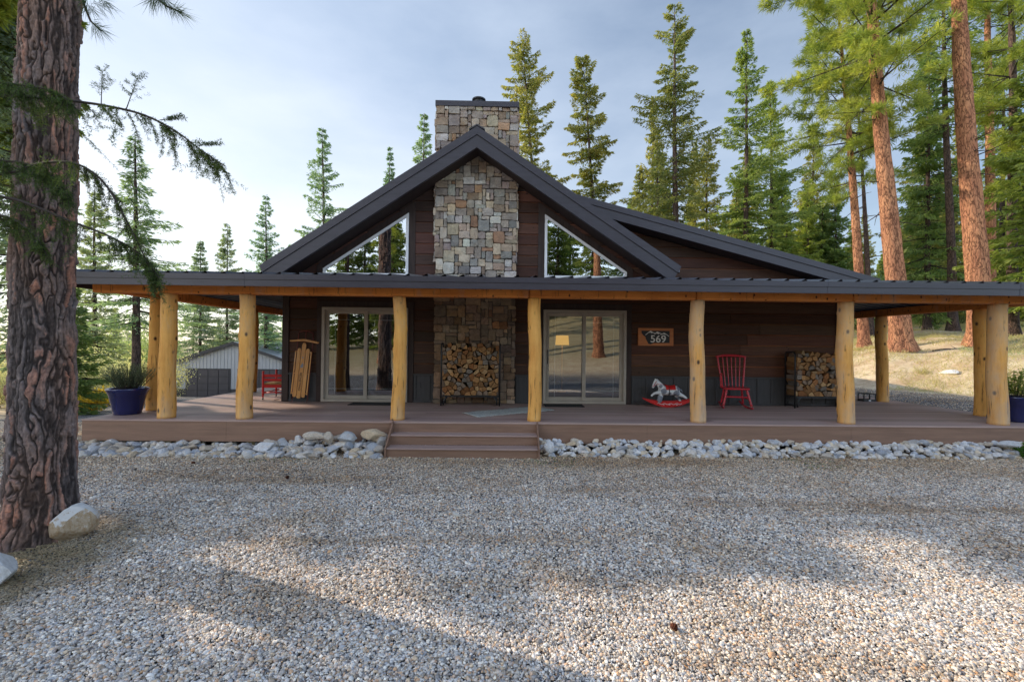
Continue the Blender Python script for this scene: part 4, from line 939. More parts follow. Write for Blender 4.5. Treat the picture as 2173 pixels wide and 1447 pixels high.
def set_axis(o, base, top):
    d = (Vector(top)-Vector(base)).normalized(); o.rotation_mode = 'QUATERNION'; o.rotation_quaternion = Vector((0, 0, 1)).rotation_difference(d) @ Matrix.Rotation(rnd.uniform(0, 6.28), 3, 'Z').to_quaternion()
NAMES = {'fir': 'fir_tree', 'pine': 'pine_tree'}
def tree(pxb, pxt, yt, Y, R, cbf, label, kind='fir', group=None, **kw):
    x = at_y(pxb, 700, Y).x; base = Vector((x, Y, hz(x, Y)-.05)); top = at_y(pxt, yt, Y); h = (top-base).length
    tm_, cm_ = conifer(h, R*(1.42 if kind == 'fir' else 1.15), h*cbf, rnd.randint(0, 9999), kind, **kw)
    t = thing(NAMES[kind], label, 'tree', base, 0, group); set_axis(t, base, top); link('trunk', tm_, t); link('crown', cm_, t); return t
def tree_at(x, y, h, R, cb, label, kind='fir', group=None, sd=None, **kw):
    tm_, cm_ = conifer(h, R, cb, rnd.randint(0, 9999) if sd is None else sd, kind, **kw)
    t = thing(NAMES[kind], label, 'tree', (x, y, hz(x, y)-.05), 0, group); link('trunk', tm_, t); link('crown', cm_, t); return t
def dup_tree(src, x, y, hs, ws, label, group):
    t = src.copy(); COL.objects.link(t); t.location = (x, y, hz(x, y)-.1); t.scale = (ws, ws, hs); t.rotation_mode = 'XYZ'; t.rotation_euler = (rnd.uniform(-.03, .03), rnd.uniform(-.03, .03), rnd.uniform(0, 6.28)); tag(t, label, 'tree', group)
    for ch_ in list(src.children): c = ch_.copy(); COL.objects.link(c); c.parent = t
    return t
PN = dict(kind='pine', leaf='pine', cl=.33, cw=.03)
# left of the gable
tree(293, 287, 285, 24, 2.1, .30, 'bluish conifer left of the cabin standing beyond the planter', leaf='fir_blue', dens=.55, r0=.24, cl=.26, cw=.06, top_irr=.25)
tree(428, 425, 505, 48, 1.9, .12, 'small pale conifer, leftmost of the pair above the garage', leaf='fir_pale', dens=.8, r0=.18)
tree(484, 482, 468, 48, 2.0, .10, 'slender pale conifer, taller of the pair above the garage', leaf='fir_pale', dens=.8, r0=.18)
tree(565, 565, 410, 42, 2.3, .15, 'open airy conifer just left of the lower end of the gable roof', leaf='fir_blue', dens=.6, top_irr=.3, r0=.2)
tree(692, 684, 268, 40, 3.4, .12, 'full green conifer above the middle of the left gable slope', leaf='fir_blue', dens=.75, top_irr=.25, r0=.28)
tree(826, 828, 308, 46, 1.7, .15, 'slim treetop peeking over the left gable slope', leaf='fir_blue', dens=.9, r0=.2)
tree(892, 900, 232, 40, 2.3, .15, 'conifer whose top touches the left side of the chimney', leaf='fir_blue', dens=.9, r0=.25)
# right of the chimney
tree(1165, 1108, 84, 36, 2.1, .25, 'ragged leaning fir just right of the chimney', leaf='fir_olive', dens=1.25, top_irr=.3, r0=.24, shape=.35)
tree(1282, 1236, 112, 36, 1.65, .22, 'narrow leaning fir, second from the chimney', leaf='fir_olive', dens=1.25, top_irr=.3, r0=.22, shape=.38)
tree(1437, 1430, 4, 33, 3.3, .22, 'tallest broad fir above the right roof with its grey trunk showing', leaf='fir_olive', dens=1.0, top_irr=.3, r0=.3, bare=14, shape=.68)
tree(1398, 1395, 300, 39, 2.6, .12, 'short fir at the foot of the tallest broad fir', leaf='fir_olive', dens=.7, r0=.2)
tree(1500, 1500, 285, 41, 2.6, .12, 'sunlit olive fir between the two tall firs above the right roof', leaf='fir_olive', dens=.7, r0=.2)
tree(1580, 1586, 60, 36, 2.6, .24, 'tall green fir with bare lower trunk above the low right roof', leaf='fir', dens=1.0, top_irr=.2, r0=.27, bare=10, shape=.75)
tree(1640, 1634, 163, 40, 3.2, .12, 'dark full fir left of the orange-barked pines', leaf='fir', dens=.8, top_irr=.2, r0=.25)
# pines on the bank
tree(1836, 1775, -40, 22, 3.2, .42, 'thinner orange-barked pine, leftmost of those on the bank', bark='bark_orange', r0=.25, dens=1.1, bare=6, **PN)
tree(1912, 1820, -330, 19, 3.9, .47, 'thick red-barked pine on the bank between two porch posts', bark='bark_orange', r0=.42, dens=1.15, bare=8, **PN)
tree(2082, 1995, -620, 19, 3.4, .70, 'thickest orange-barked pine with a long bare trunk on the bank', bark='bark_orange', r0=.46, dens=1.1, bare=16, **PN)
tree(1850, 1815, 120, 28, 1.5, .62, 'slim dark-stemmed pine between the two orange pines', bark='bark_grey', r0=.18, dens=.8, bare=6, **PN)
tree(2022, 1996, -160, 27, 2.3, .5, 'straight grey-trunked conifer left of the thickest pine', leaf='fir', r0=.26, dens=.5, bare=10)
tree(1972, 1960, 250, 33, 2.6, .10, 'layered green fir between the red pine and the thickest pine', leaf='fir_olive', r0=.2, dens=.55)
tree(2102, 2095, -300, 25, 2.4, .5, 'brown-trunked pine close behind the thickest pine', bark='bark_orange', r0=.3, dens=.9, **PN)
tree(2152, 2140, -420, 22, 3.0, .28, 'dense bright green pine at the right edge of the photo', bark='bark_grey', r0=.24, dens=1.3, **PN)
tree(2205, 2200, 60, 20, 2.2, .12, 'leafy young fir half cut by the right edge', leaf='pine', r0=.2, dens=.9)
tree(2128, 2128, 40, 34, 2.0, .45, 'dark trunked fir in the shade right of the thickest pine', leaf='fir', r0=.22, dens=.8)
# left edge
tree(40, 35, -60, 17, 2.0, .12, 'tall conifer mostly hidden behind the big pine trunk', leaf='fir_pale', r0=.22, dens=.4, top_irr=.3)
tree(150, 150, 600, 15, 1.0, .03, 'small dark fir low behind the right side of the big pine trunk', leaf='fir', r0=.07, dens=1.3, cl=.18, cw=.05)
tree(205, 200, 400, 32, 2.2, .12, 'thin pale conifer between the big pine and the bluish conifer', leaf='fir_pale', r0=.2, dens=.6, top_irr=.3)
tree(410, 416, 560, 57, 2.4, .5, 'crooked open conifer behind the garage side of the porch', leaf='fir_blue', r0=.13, dens=.5, bare=8)
tree(568, 568, 520, 58, 2.6, .35, 'dark trunk standing behind the garage roof', leaf='fir_blue', r0=.3, dens=.6)
# wood beyond the bank and beyond the garage
protos = [tree_at(31, 44, 13, 2.7, 1.0, 'fir in the wood beyond the right bank', 'fir', 'firs in the wood beyond the right bank', leaf='fir', dens=.75, r0=.2),
          tree_at(24, 47, 15, 2.9, 1.5, 'fir in the wood beyond the right bank', 'fir', 'firs in the wood beyond the right bank', leaf='fir_olive', dens=.7, r0=.22),
          tree_at(38, 41, 11, 2.4, .8, 'fir in the wood beyond the right bank', 'fir', 'firs in the wood beyond the right bank', leaf='pine', dens=.8, r0=.17)]
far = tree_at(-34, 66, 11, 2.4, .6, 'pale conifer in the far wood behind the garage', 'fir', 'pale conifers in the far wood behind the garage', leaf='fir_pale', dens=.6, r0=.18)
for i in range(64):
    Y = rnd.uniform(42, 85); px = rnd.uniform(1330, 2260); x = at_y(px, 700, Y).x
    dup_tree(rnd.choice(protos), x, Y, rnd.uniform(.75, 1.35)*(1 if px > 1500 else .85), rnd.uniform(.8, 1.2), 'fir in the wood beyond the right bank', 'firs in the wood beyond the right bank')
for i in range(11):
    Y = rnd.uniform(27, 42); px = rnd.uniform(1960, 2420); x = at_y(px, 700, Y).x
    dup_tree(rnd.choice(protos), x, Y, rnd.uniform(.8, 1.5), rnd.uniform(.75, 1.0), 'fir in the wood beyond the right bank', 'firs in the wood beyond the right bank')
for i in range(14):
    Y = rnd.uniform(70, 120); px = rnd.uniform(-40, 640); x = at_y(px, 700, Y).x
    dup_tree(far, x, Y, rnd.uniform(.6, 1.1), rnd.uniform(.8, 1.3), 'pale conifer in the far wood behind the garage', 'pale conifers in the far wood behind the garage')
for i in range(12):
    Y = rnd.uniform(44, 58); px = 1345+i*36+rnd.uniform(-14, 14); dup_tree(protos[i % 3], at_y(px, 700, Y).x, Y, rnd.uniform(1.2, 1.7), rnd.uniform(.95, 1.25), 'fir in the wood beyond the right bank', 'firs in the wood beyond the right bank')
# trees around and behind the viewpoint: they shade the yard and show in the panes
shade = tree_at(-18, 14.4, 20, 3.0, 10.2, 'tall pine outside the left of the view shading the yard', 'pine', 'pines outside the left of the view', leaf='pine', cl=.38, cw=.08, dens=2.6, r0=.15, sd=100, plain=True)
SH = ((-20.5, 18.0, 1.05, 1.0), (-26, 24.5, 1.15, 1.1))
for x, y, hs, ws in SH: dup_tree(shade, x, y, hs, ws, 'tall pine outside the left of the view shading the yard', 'pines outside the left of the view')
tree_at(-14, 10.2, 7.2, 1.25, 3.2, 'short fir outside the left of the view', 'fir', leaf='fir', dens=1.6, r0=.1, shape=.4, sd=101, plain=True)
tree_at(-18.4, 12.6, 11.8, 3.2, 8.3, 'bushy fir outside the left of the view', 'fir', leaf='fir', dens=4.5, r0=.12, shape=1.0, sd=102, plain=True)
tree_at(-23, 17.5, 25, 2.7, 12.5, 'third tall fir outside the left of the view', 'fir', leaf='fir', dens=3.5, r0=.12, shape=.4, sd=120, plain=True)
tree_at(-20.5, 17.1, 22, 3.3, 12.0, 'tall fir outside the left of the view', 'fir', leaf='fir', dens=3, r0=.12, shape=.5, sd=103, plain=True)
tree_at(-21, 18.8, 23, 3.0, 12.2, 'second tall fir outside the left of the view', 'fir', leaf='fir', dens=3, r0=.25, shape=.5, sd=104, plain=True)
tree_at(-10, 5.5, 9.5, 1.0, 2.6, 'slim fir outside the left of the view beside the yard', 'fir', leaf='fir', dens=1.8, r0=.1, shape=.4, sd=105, plain=True)
bk_ = tree_at(-3.2, -9, 20, 2.6, 9.0, 'pine behind the viewpoint mirrored in the glass', 'pine', 'pines behind the viewpoint', leaf='pine', bark='bark_orange', cl=.36, cw=.05, dens=.55, r0=.32)
for x, y, hs, ws in ((2.2, -13, 1.1, 1.0), (6.3, -10.5, 1.0, 1.1), (-9, -14, 1.0, 1.1), (11, -18, 1.1, 1.0), (-1, -22, .9, 1.2)):
    dup_tree(bk_, x, y, hs, ws, 'pine behind the viewpoint mirrored in the glass', 'pines behind the viewpoint')
for x, y in ((-21, -29), (-18.5, -33), (-10, -37), (-6, -38), (-2.5, -37), (.5, -38), (4, -37), (8, -38), (-14, -36), (-16, -33), (-12, -29), (-8, -33), (-4.5, -30), (-1, -34), (2.5, -30), (6, -33), (9.5, -30), (14, -33)):
    dup_tree(protos[0], x, y, rnd.uniform(1.1, 1.5), rnd.uniform(1.1, 1.4), 'fir behind the viewpoint mirrored in the glass', 'firs behind the viewpoint')

# ------------------------------------------------------------------ the big pine beside the yard
def big_pine():
    bx, by = -4.12, 4.13; t = thing('pine_tree', 'huge furrowed pine trunk filling the left side of the yard', 'tree', (bx, by, 0))
    nt, nz, top = 300, 1500, 14.0; R0 = .205
    zz = np.concatenate([np.linspace(-.05, 5.6, nz), np.linspace(5.7, top, 60)]); th = 2*pi*np.arange(nt)/nt
    TH, ZZ = np.meshgrid(th, zz); cu = 21; per = cu
    g = np.random.default_rng(4)
    def vn(u, v, per, seed):          # value noise, periodic in u
        T = np.random.default_rng(seed).uniform(-1, 1, (per, 256)); a, b = np.floor(u).astype(int), np.floor(v).astype(int); fu, fv = u-a, v-b; fu = fu*fu*(3-2*fu); fv = fv*fv*(3-2*fv)
        q = lambda i, j: T[(a+i) % per, (b+j) % 256]
        return (q(0, 0)*(1-fu)+q(1, 0)*fu)*(1-fv)+(q(0, 1)*(1-fu)+q(1, 1)*fu)*fv
    A = TH/(2*pi)
    def vor(U2, W2, per, nw, sd):
        g = np.random.default_rng(sd); JX = g.uniform(.0, 1, (per, nw)); JY = g.uniform(.0, 1, (per, nw)); HT = g.uniform(.35, 1.15, (per, nw)); CT = g.uniform(0, 1, (per, nw))
        f1 = np.full(U2.shape, 9.); f2 = np.full(U2.shape, 9.); hh = np.zeros(U2.shape); cc = np.zeros(U2.shape); iu, iw = np.floor(U2).astype(int), np.floor(W2).astype(int)
        for a in (-1, 0, 1):
            for b in (-1, 0, 1):
                cx, cy = iu+a, iw+b; m, n = cx % per, (cy+4) % nw; d = np.hypot(cx+JX[m, n]-U2, cy+JY[m, n]-W2); nr = d < f1
                f2 = np.where(nr, f1, np.minimum(f2, d)); hh = np.where(nr, HT[m, n], hh); cc = np.where(nr, CT[m, n], cc); f1 = np.where(nr, d, f1)
        return f2-f1, hh, cc
    wu = .9*vn(A*9, ZZ*1.6, 9, 1)+.5*vn(A*26, ZZ*5, 26, 2)+.22*vn(A*60, ZZ*14, 60, 3); ww = .7*vn(A*14, ZZ*3, 14, 5)+.4*vn(A*50, ZZ*11, 50, 6)
    e, hh, cc = vor(A*25+wu*1.1, ZZ*2.5+ww, 25, 64, 7); e2, h2_, c2 = vor(A*52+wu*2, ZZ*7.5+ww*2.2, 52, 200, 8)
    ridge = 1-np.abs(vn(A*24+wu*1.3, ZZ*2.6, 24, 12))*1.5
    plate = sst(.0, .34, e)*hh*(.62+.38*sst(0, .25, e2)*h2_)*np.clip(.55+.45*ridge, .1, 1)
    fine = .5*vn(A*130, ZZ*34, 130, 9)+.35*vn(A*260, ZZ*80, 260, 10)+.3*vn(A*70, ZZ*60, 70, 11)
    rr = R0*(1+.42*np.exp(-(ZZ+.05)/.30)*(1+.35*np.sin(TH*4+1))+.10*np.exp(-ZZ/1.6))*(1-.012*np.clip(ZZ, 0, 99))+.036*plate-.012+.005*fine
    V = np.stack([rr*np.cos(TH), rr*np.sin(TH), ZZ], -1).reshape(-1, 3); N = len(zz)
    i = np.arange(N-1)[:, None]; j = np.arange(nt)[None]; Q = np.stack([i*nt+j, i*nt+(j+1) % nt, (i+1)*nt+(j+1) % nt, (i+1)*nt+j], -1).reshape(-1, 4)
    sh = (.26+.74*sst(.04, .5, plate))[..., None]; red = (sst(.45, .8, .6*cc+.4*c2)*sst(.25, .6, plate+.2*fine))[..., None]*.9
    col = sh*((1-red)*np.array([.95, .95, 1.02])+red*np.array([1.55, 1.05, .9]))*(.92+.45*fine[..., None])
    link('trunk', np_mesh('trunk', V, Q, np.clip(col, .05, 2).reshape(-1, 3), [M['bark_big']], None, True), t)
    h2 = conifer(24, 3.2, 10, 77, 'pine', 1.1, 'pine', r0=.05, cl=.34, cw=.06); link('crown', h2[1], t)
    return t
pine = big_pine()
def needles_on(pts, L, W, per, spread, droop=0., cmid=.4):
    """individual needles along a twig polyline"""
    pts = np.asarray(pts, float); m = per; f = rng.uniform(0, len(pts)-1.001, m); i = f.astype(int); w = (f-i)[:, None]
    P = pts[i]*(1-w)+pts[i+1]*w; T = pts[i+1]-pts[i]; T /= np.linalg.norm(T, axis=1, keepdims=True)+1e-9
    N = rng.normal(size=(m, 3)); N -= T*(N*T).sum(1, keepdims=True); N /= np.linalg.norm(N, axis=1, keepdims=True)+1e-9
    return cards(P, T*(1-spread)+N*spread+np.array([0, 0, -droop]), L*rng.uniform(.7, 1.2, m), W, np.clip(cmid+rng.uniform(-.35, .4, m), 0, 1))
def pine_spray(name, pix, tufts):
    parts = []; pts = [np.array(at_y(x, y, Y))-np.array(pine.location) for x, y, Y in pix]; parts.append((*tube_np(pts, np.linspace(.012, .006, len(pts)), 5), 1))
    for x, y, Y, dx, dz in tufts:
        p = np.array(at_y(x, y, Y))-np.array(pine.location); m = 46; d = np.array([dx, -.1, dz]); D = d+rng.normal(size=(m, 3))*.42
        parts.append((*cards(p-d*rng.uniform(0, .10, (m, 1)), D, rng.uniform(.10, .17, m), .0032, rng.uniform(0, .5, m), None, .12), 0))
    V, Q, C, I = join(parts); link(name, np_mesh(name, V, Q, C, [M['near_fir'], M['twig']], I), pine)
pine_spray('branch', [(165, -60, 3.9), (178, 10, 3.8), (192, 45, 3.8), (215, 66, 3.75)], [(180, 8, 3.8, -.3, -.9), (195, 20, 3.8, .5, -.6), (215, 12, 3.8, .8, -.4), (213, 64, 3.75, .8, -.6), (205, 58, 3.75, .6, -.7), (225, 5, 3.8, .7, -.5)])
pine_spray('branch', [(290, -70, 3.7), (330, -5, 3.7), (355, 15, 3.7), (385, 27, 3.7)], [(320, 0, 3.7, -.1, -.8), (345, 5, 3.7, .2, -.9), (385, 27, 3.7, .9, -.3), (378, 24, 3.7, .8, -.7), (360, 12, 3.7, .6, -.8), (335, -4, 3.7, -.4, -.7)])
# young fir left of the frame: its hanging branches cross the trunk
nf = thing('fir_tree', 'young fir reaching in from the left with drooping branches across the big trunk', 'tree', (-5.5, 3.75, 0))
tm_ = conifer(7.0, .3, 5, 5, 'fir', .6, 'near_fir', r0=.09); link('trunk', tm_[0], nf)
def fir_branch(pix, up_twigs=(), n=60, tl=(.12, .34), den=1.0, w0=.014):
    parts = []; off = np.array(nf.location); P = np.array([np.array(at_y(x, y, Y)) for x, y, Y in pix])-off
    k = 26; s = np.linspace(0, len(P)-1.001, k); i = s.astype(int); w = (s-i)[:, None]; S = P[i]*(1-w)+P[i+1]*w
    for _ in range(2): S[1:-1] = (S[:-2]+S[1:-1]*2+S[2:])/4
    parts.append((*tube_np(S, np.linspace(w0, .0025, k), 5), 1)); parts.append((*needles_on(S[8:], .024, .0036, 260, .8), 0))
    for q in range(n):
        f = rng.beta(1.1, .9)*(k-2); i0 = int(f); b = S[i0]+(S[i0+1]-S[i0])*(f-i0); T = S[i0+1]-S[i0]; T /= np.linalg.norm(T)
        L = rng.uniform(*tl)*(1.15-.6*f/k); sd = np.array([rng.normal()*.25, rng.normal()*.55, -1+abs(rng.normal())*.35])+T*rng.uniform(.1, .7); tt = np.linspace(0, 1, 7)[:, None]
        tw = b+T*.5*L*tt*(1-tt*.5)+sd*L*tt*.8+np.array([0, 0, -.18])*L*tt**2; parts.append((*tube_np(tw, np.linspace(.003, .001, 7), 3), 1))
        parts.append((*needles_on(tw, .023, .0038, int(L*420*den)+12, .72, .1), 0))
        for z in range(rng.integers(1, 4)):
            j = rng.integers(1, 5); d2 = sd*.7+rng.normal(size=3)*.5; t2 = tw[j]+d2*np.linspace(0, 1, 4)[:, None]*L*rng.uniform(.25, .5); parts.append((*needles_on(t2, .022, .0038, int(L*170*den)+8, .7, .1), 0))
    for (x, y, Y), (x2, y2, Y2) in up_twigs:
        a, b = np.array(at_y(x, y, Y))-off, np.array(at_y(x2, y2, Y2))-off; tt = np.linspace(0, 1, 8)[:, None]; tw = a+(b-a)*tt; parts.append((*tube_np(tw, np.linspace(.004, .0015, 8), 3), 1)); parts.append((*needles_on(tw[3:], .024, .0038, 120, .75), 0))
        for z in range(9):
            j = rng.integers(2, 8); d2 = (b-a)*.25+np.array([rng.choice([-1, 1])*rng.uniform(.07, .14), 0, rng.uniform(-.02, .05)]); t2 = tw[j]+d2*np.linspace(0, 1, 4)[:, None]*(1.2-j/9); parts.append((*needles_on(t2, .022, .0038, 42, .7), 0))
    V, Q, C, I = join(parts); link('branch', np_mesh('branch', V, Q, C, [M['near_fir'], M['twig']], I), nf)
rng = np.random.default_rng(3)
fir_branch([(-380, 190, 3.75), (20, 203, 3.6), (190, 218, 3.5), (300, 240, 3.45), (370, 275, 3.4), (425, 318, 3.35), (480, 354, 3.3)], [((215, 222, 3.5), (217, 150, 3.5)), ((268, 232, 3.45), (292, 165, 3.42)), ((340, 255, 3.42), (375, 250, 3.4)), ((420, 310, 3.35), (452, 304, 3.32))], 62, (.14, .42))
fir_branch([(-380, 160, 3.75), (-60, 170, 3.6), (40, 180, 3.5), (105, 190, 3.45), (150, 215, 3.4)], (), 95, (.10, .28))
fir_branch([(-380, 340, 3.75), (0, 381, 3.6), (80, 345, 3.5), (160, 342, 3.45), (220, 380, 3.4), (265, 460, 3.35), (300, 530, 3.3), (325, 585, 3.28)], (), 70, (.12, .34))
fir_branch([(-380, 420, 3.75), (0, 410, 3.6), (80, 440, 3.5), (150, 470, 3.45), (220, 495, 3.4), (280, 525, 3.35), (318, 555, 3.3), (335, 600, 3.28)], (), 85, (.10, .28))
fir_branch([(-380, 380, 3.75), (-20, 340, 3.6), (50, 345, 3.55), (110, 370, 3.5), (150, 420, 3.45)], (), 80, (.10, .28))
fir_branch([(-380, 470, 3.75), (-20, 450, 3.6), (40, 470, 3.55), (80, 505, 3.5), (100, 540, 3.48)], (), 45, (.08, .22))

# ------------------------------------------------------------------ shrubs on the left
def shrub(name, label, x, y, r, h, m, n, group=None, lf=.09, stems=14):
    t = thing(name, label, 'shrub', (x, y, hz(x, y)-.03), 0, group); parts = []
    for i in range(stems):
        a = rng.uniform(0, 2*pi); d = np.array([cos(a)*rng.uniform(.1, 1)*r, sin(a)*rng.uniform(.1, 1)*r, h*rng.uniform(.6, 1)]); s = np.linspace(0, 1, 6)[:, None]; pts = d*s+np.array([cos(a), sin(a), 0])*.15*r*np.sin(s*3); parts.append((*tube_np(pts, np.linspace(.012, .003, 6), 3), 1))
        k = n//stems; f = rng.uniform(.25, 1.05, k)[:, None]; P = d*f+rng.normal(size=(k, 3))*.17*r*np.array([1, 1, .8]); P[:, 2] = np.abs(P[:, 2])
        parts.append((*cards(P, rng.normal(size=(k, 3))+np.array([0, 0, .3]), lf*rng.uniform(.6, 1.3, k), lf*.55, np.clip(rng.uniform(0, .5)+rng.uniform(0, .5, k), 0, 1)), 0))
    V, Q, C, I = join(parts); link('foliage', np_mesh('foliage', V, Q, C, [M[m], M['twig']], I), t); return t
x = at_y(195, 850, 17).x; shrub('yellow_shrub', 'yellow autumn shrub low behind the left end of the deck', x, 17, .75, .8, 'yellow_brush', 1500, lf=.10)
b0 = shrub('pale_brush', 'pale leafless-looking brush behind the left yard', at_y(180, 800, 24).x, 24, 1.6, 2.6, 'brush', 5200, 'pale brush behind the left yard', .09, 40)
b1 = shrub('green_brush', 'light green bushy thicket by the garage', at_y(480, 700, 47).x, 52, 2.4, 4.2, 'green_brush', 5200, 'light green thickets beyond the garage', .16, 40)
def dup_plain(src, x, y, s, hs): 
    t = src.copy(); COL.objects.link(t); t.location = (x, y, hz(x, y)-.05); t.scale = (s, s, s*hs); t.rotation_euler = (0, 0, rnd.uniform(0, 6.28))
    for ch_ in list(src.children): c = ch_.copy(); COL.objects.link(c); c.parent = t
for i in range(26):
    Y = rnd.uniform(19, 46); px = rnd.uniform(-60, 345); dup_plain(b0, at_y(px, 800, Y).x, Y, rnd.uniform(.6, 1.25), rnd.uniform(.7, 1.4))
for i in range(15):
    Y = rnd.uniform(50, 68); px = rnd.uniform(150, 640); dup_plain(b1, at_y(px, 800, Y).x, Y, rnd.uniform(.7, 1.4), rnd.uniform(.8, 1.3))
g1 = shrub('young_aspen_brush', 'green sapling thicket in the wood beyond the right bank', 26, 33, 1.8, 3.0, 'green_brush', 4200, 'sapling thickets beyond the right bank', .13, 34)
for i in range(30):
    Y = rnd.uniform(32, 52); px = rnd.uniform(1500, 2300); dup_plain(g1, at_y(px, 700, Y).x, Y, rnd.uniform(.7, 1.3), rnd.uniform(.8, 1.5))

# ------------------------------------------------------------------ garage
gx0, gx1, gy, gz = -28.7, -18.2, 40.0, -3.1
ga = thing('garage', 'light grey ribbed metal garage with dark roof and two dark overhead doors', 'garage', ((gx0+gx1)/2, gy, gz)); gm = (gx0+gx1)/2
m_ = MB(); m_.prism([(gx0, gz+.75), (gx1, gz+.75), (gx1, -.12), (gm, 1.62), (gx0, -.12)], gy, gy+14)
x = gx0+.1
while x < gx1-.05: zt = -.12+(1-abs(x-gm)/(gx1-gm))*1.72; m_.box(x-.02, x+.02, gy-.03, gy, gz+.76, zt-.05); x += .3
m_.build('wall', M['garage_wall'], ga)
m_ = MB(); m_.box(gx0-.02, gx1+.02, gy-.035, gy+14.02, gz-.4, gz+.75)
for xx in (gx0, gx1-.12): m_.box(xx-.01, xx+.13, gy-.05, gy-.031, gz+.751, -.15)
m_.build('base_trim', M['garage_dark'], ga)
m_ = MB()
for s in (-1, 1):
    e = gm+s*(gx1-gm+.4); ze = -.12-.4*.33
    slope_slab(m_, gm, 1.76, e, ze+.14, 0, .12, gy-.34, gy+14.3)
m_.build('roof', M['garage_roof'], ga)
m_ = MB()
for s in (-1, 1): e = gm+s*(gx1-gm+.4); slope_slab(m_, gm, 1.78, e, ze+.16, 0, .26, gy-.40, gy-.342)
m_.build('rake_trim', M['garage_dark'], ga)
for a in (gx0+1.2, gx0+5.6):
    m_ = MB(); m_.box(a-.12, a+3.72, gy-.055, gy-.036, gz, gz+2.52); fr = m_.build('garage_door', M['garage_dark'], ga)
    m_ = MB()
    for k in range(4):
        for c in range(4): m_.box(a+c*.9+.04, a+c*.9+.86, gy-.085, gy-.0555, gz+.05+k*.6, gz+.58+k*.6)
    m_.build('door_panel', M['garage_door'], fr)
m_ = MB(); m_.prism([(gx0-2.2, -.95), (gx0-.02, -.35), (gx0-.02, -.2), (gx0-2.2, -.8)], gy+.5, gy+9); ln = m_.build('lean_to_roof', M['garage_dark'], ga)
m_ = MB(); m_.box(gx0-2.1, gx0-.03, gy+.6, gy+.68, -1.5, -.8); m_.box(gx0-2.1, gx0-1.95, gy+.6, gy+.75, gz, -.9); m_.build('lean_to_beam', M['beam'], ga)
m_ = MB()
for k in range(7): m_.box(gx0-2.6+k*.30, gx0-2.34+k*.30, gy-.4, gy-.37, gz-.1, gz+1.75)
m_.box(gx0-2.6, gx0-.5, gy-.369, gy-.33, gz+.4, gz+.5); m_.box(gx0-2.6, gx0-.5, gy-.369, gy-.33, gz+1.3, gz+1.4)
tag(m_.build('board_fence', M['wicker'], None), 'short tan board fence beside the garage', 'fence')

# ------------------------------------------------------------------ ground sheet
def axis(lo, hi, dense_lo, dense_hi, d):
    a = list(np.arange(dense_lo, dense_hi, d)); s = d; v = dense_hi
    while v < hi: a.append(v); s *= 1.13; v += s
    a.append(hi); s = d; v = dense_lo-d; b = []
    while v > lo: b.append(v); s *= 1.13; v -= s
    return np.array([lo]+b[::-1]+a)
xs, ys = axis(-600, 600, -12, 26, .2), axis(-600, 900, -4, 32, .2)
X, Y = np.meshgrid(xs, ys); Z = height(X, Y)+.012*np.sin(X*1.7+Y*.6)*np.sin(Y*1.3)
d = .87*(X-12.8)+.49*(Y-16.6); gv = (1-sst(-.2, .5, d+.25*np.sin(X*1.3+Y)))*(1-sst(2.5, 5, -X-7-.55*np.clip(Y-6, 0, 30)))*sst(-7, -4, Y)*(1-sst(44, 50, Y))
gr = sst(.35, .8, .5+.5*np.sin(X*.35+1.7*np.sin(Y*.22))*np.sin(Y*.3+X*.11))*sst(3.5, 7, d)+sst(6, 14, -Y)*.5
V = np.stack([X, Y, Z], -1).reshape(-1, 3); ny, nx = X.shape; i = np.arange(ny-1)[:, None]; j = np.arange(nx-1)[None]
Q = np.stack([i*nx+j, i*nx+j+1, (i+1)*nx+j+1, (i+1)*nx+j], -1).reshape(-1, 4); C = np.stack([gv, gr, np.zeros_like(gv)], -1).reshape(-1, 3)
def ground_mat():
    t = NT('yard_ground'); v = t.coord(); a = t.n('ShaderNodeVertexColor', layer_name='Col'); sp = t.n('ShaderNodeSeparateColor'); t.l(a.outputs[0], sp.inputs[0])
    vo = t.n('ShaderNodeTexVoronoi'); vo.inputs['Scale'].default_value = 42; t.l(v, vo.inputs['Vector']); sc = t.n('ShaderNodeSeparateColor'); t.l(vo.outputs['Color'], sc.inputs[0])
    peb = t.ramp(sc.outputs[0], [(0, (0.150,0.150,0.165)), (.25, (0.330,0.338,0.360)), (.45, (0.255,0.210,0.180)), (.6, (0.495,0.480,0.465)), (.75, (0.315,0.338,0.390)), (.9, (0.630,0.600,0.570)), (1, (0.390,0.285,0.195))])
    peb = t.mix(peb, (.02, .018, .016), t.ramp(vo.outputs['Distance'], [(.35, 0.), (.7, 1.)]))
    peb = t.mix(peb, (.15, .115, .08), t.ramp(t.noise(v, 1.1, 5, .65), [(.52, 0.), (.72, .55)]))
    st_ = t.mix((.74, .61, .41), (.54, .38, .235), t.ramp(t.noise(v, 1.3, 8, .7), [(.38, 0.), (.62, 1.)])); st_ = t.mix(st_, (.26, .17, .10), t.ramp(t.noise(v, 9, 6, .7), [(.5, 0.), (.75, .8)]))
    st_ = t.mix(st_, (.21, .20, .07), sp.outputs[1]); col = t.mix(st_, peb, sp.outputs[0])
    h = t.mix(t.noise(v, 22, 8, .75), t.ramp(vo.outputs['Distance'], [(0, 1.), (.8, 0.)]), sp.outputs[0])
    return t.end(t.princ(col, .9, 0, t.bump(h, .9, .02), .2))
go = link('ground', np_mesh('ground', V, Q, C, [ground_mat()], None, True)); tag(go, kind='structure')

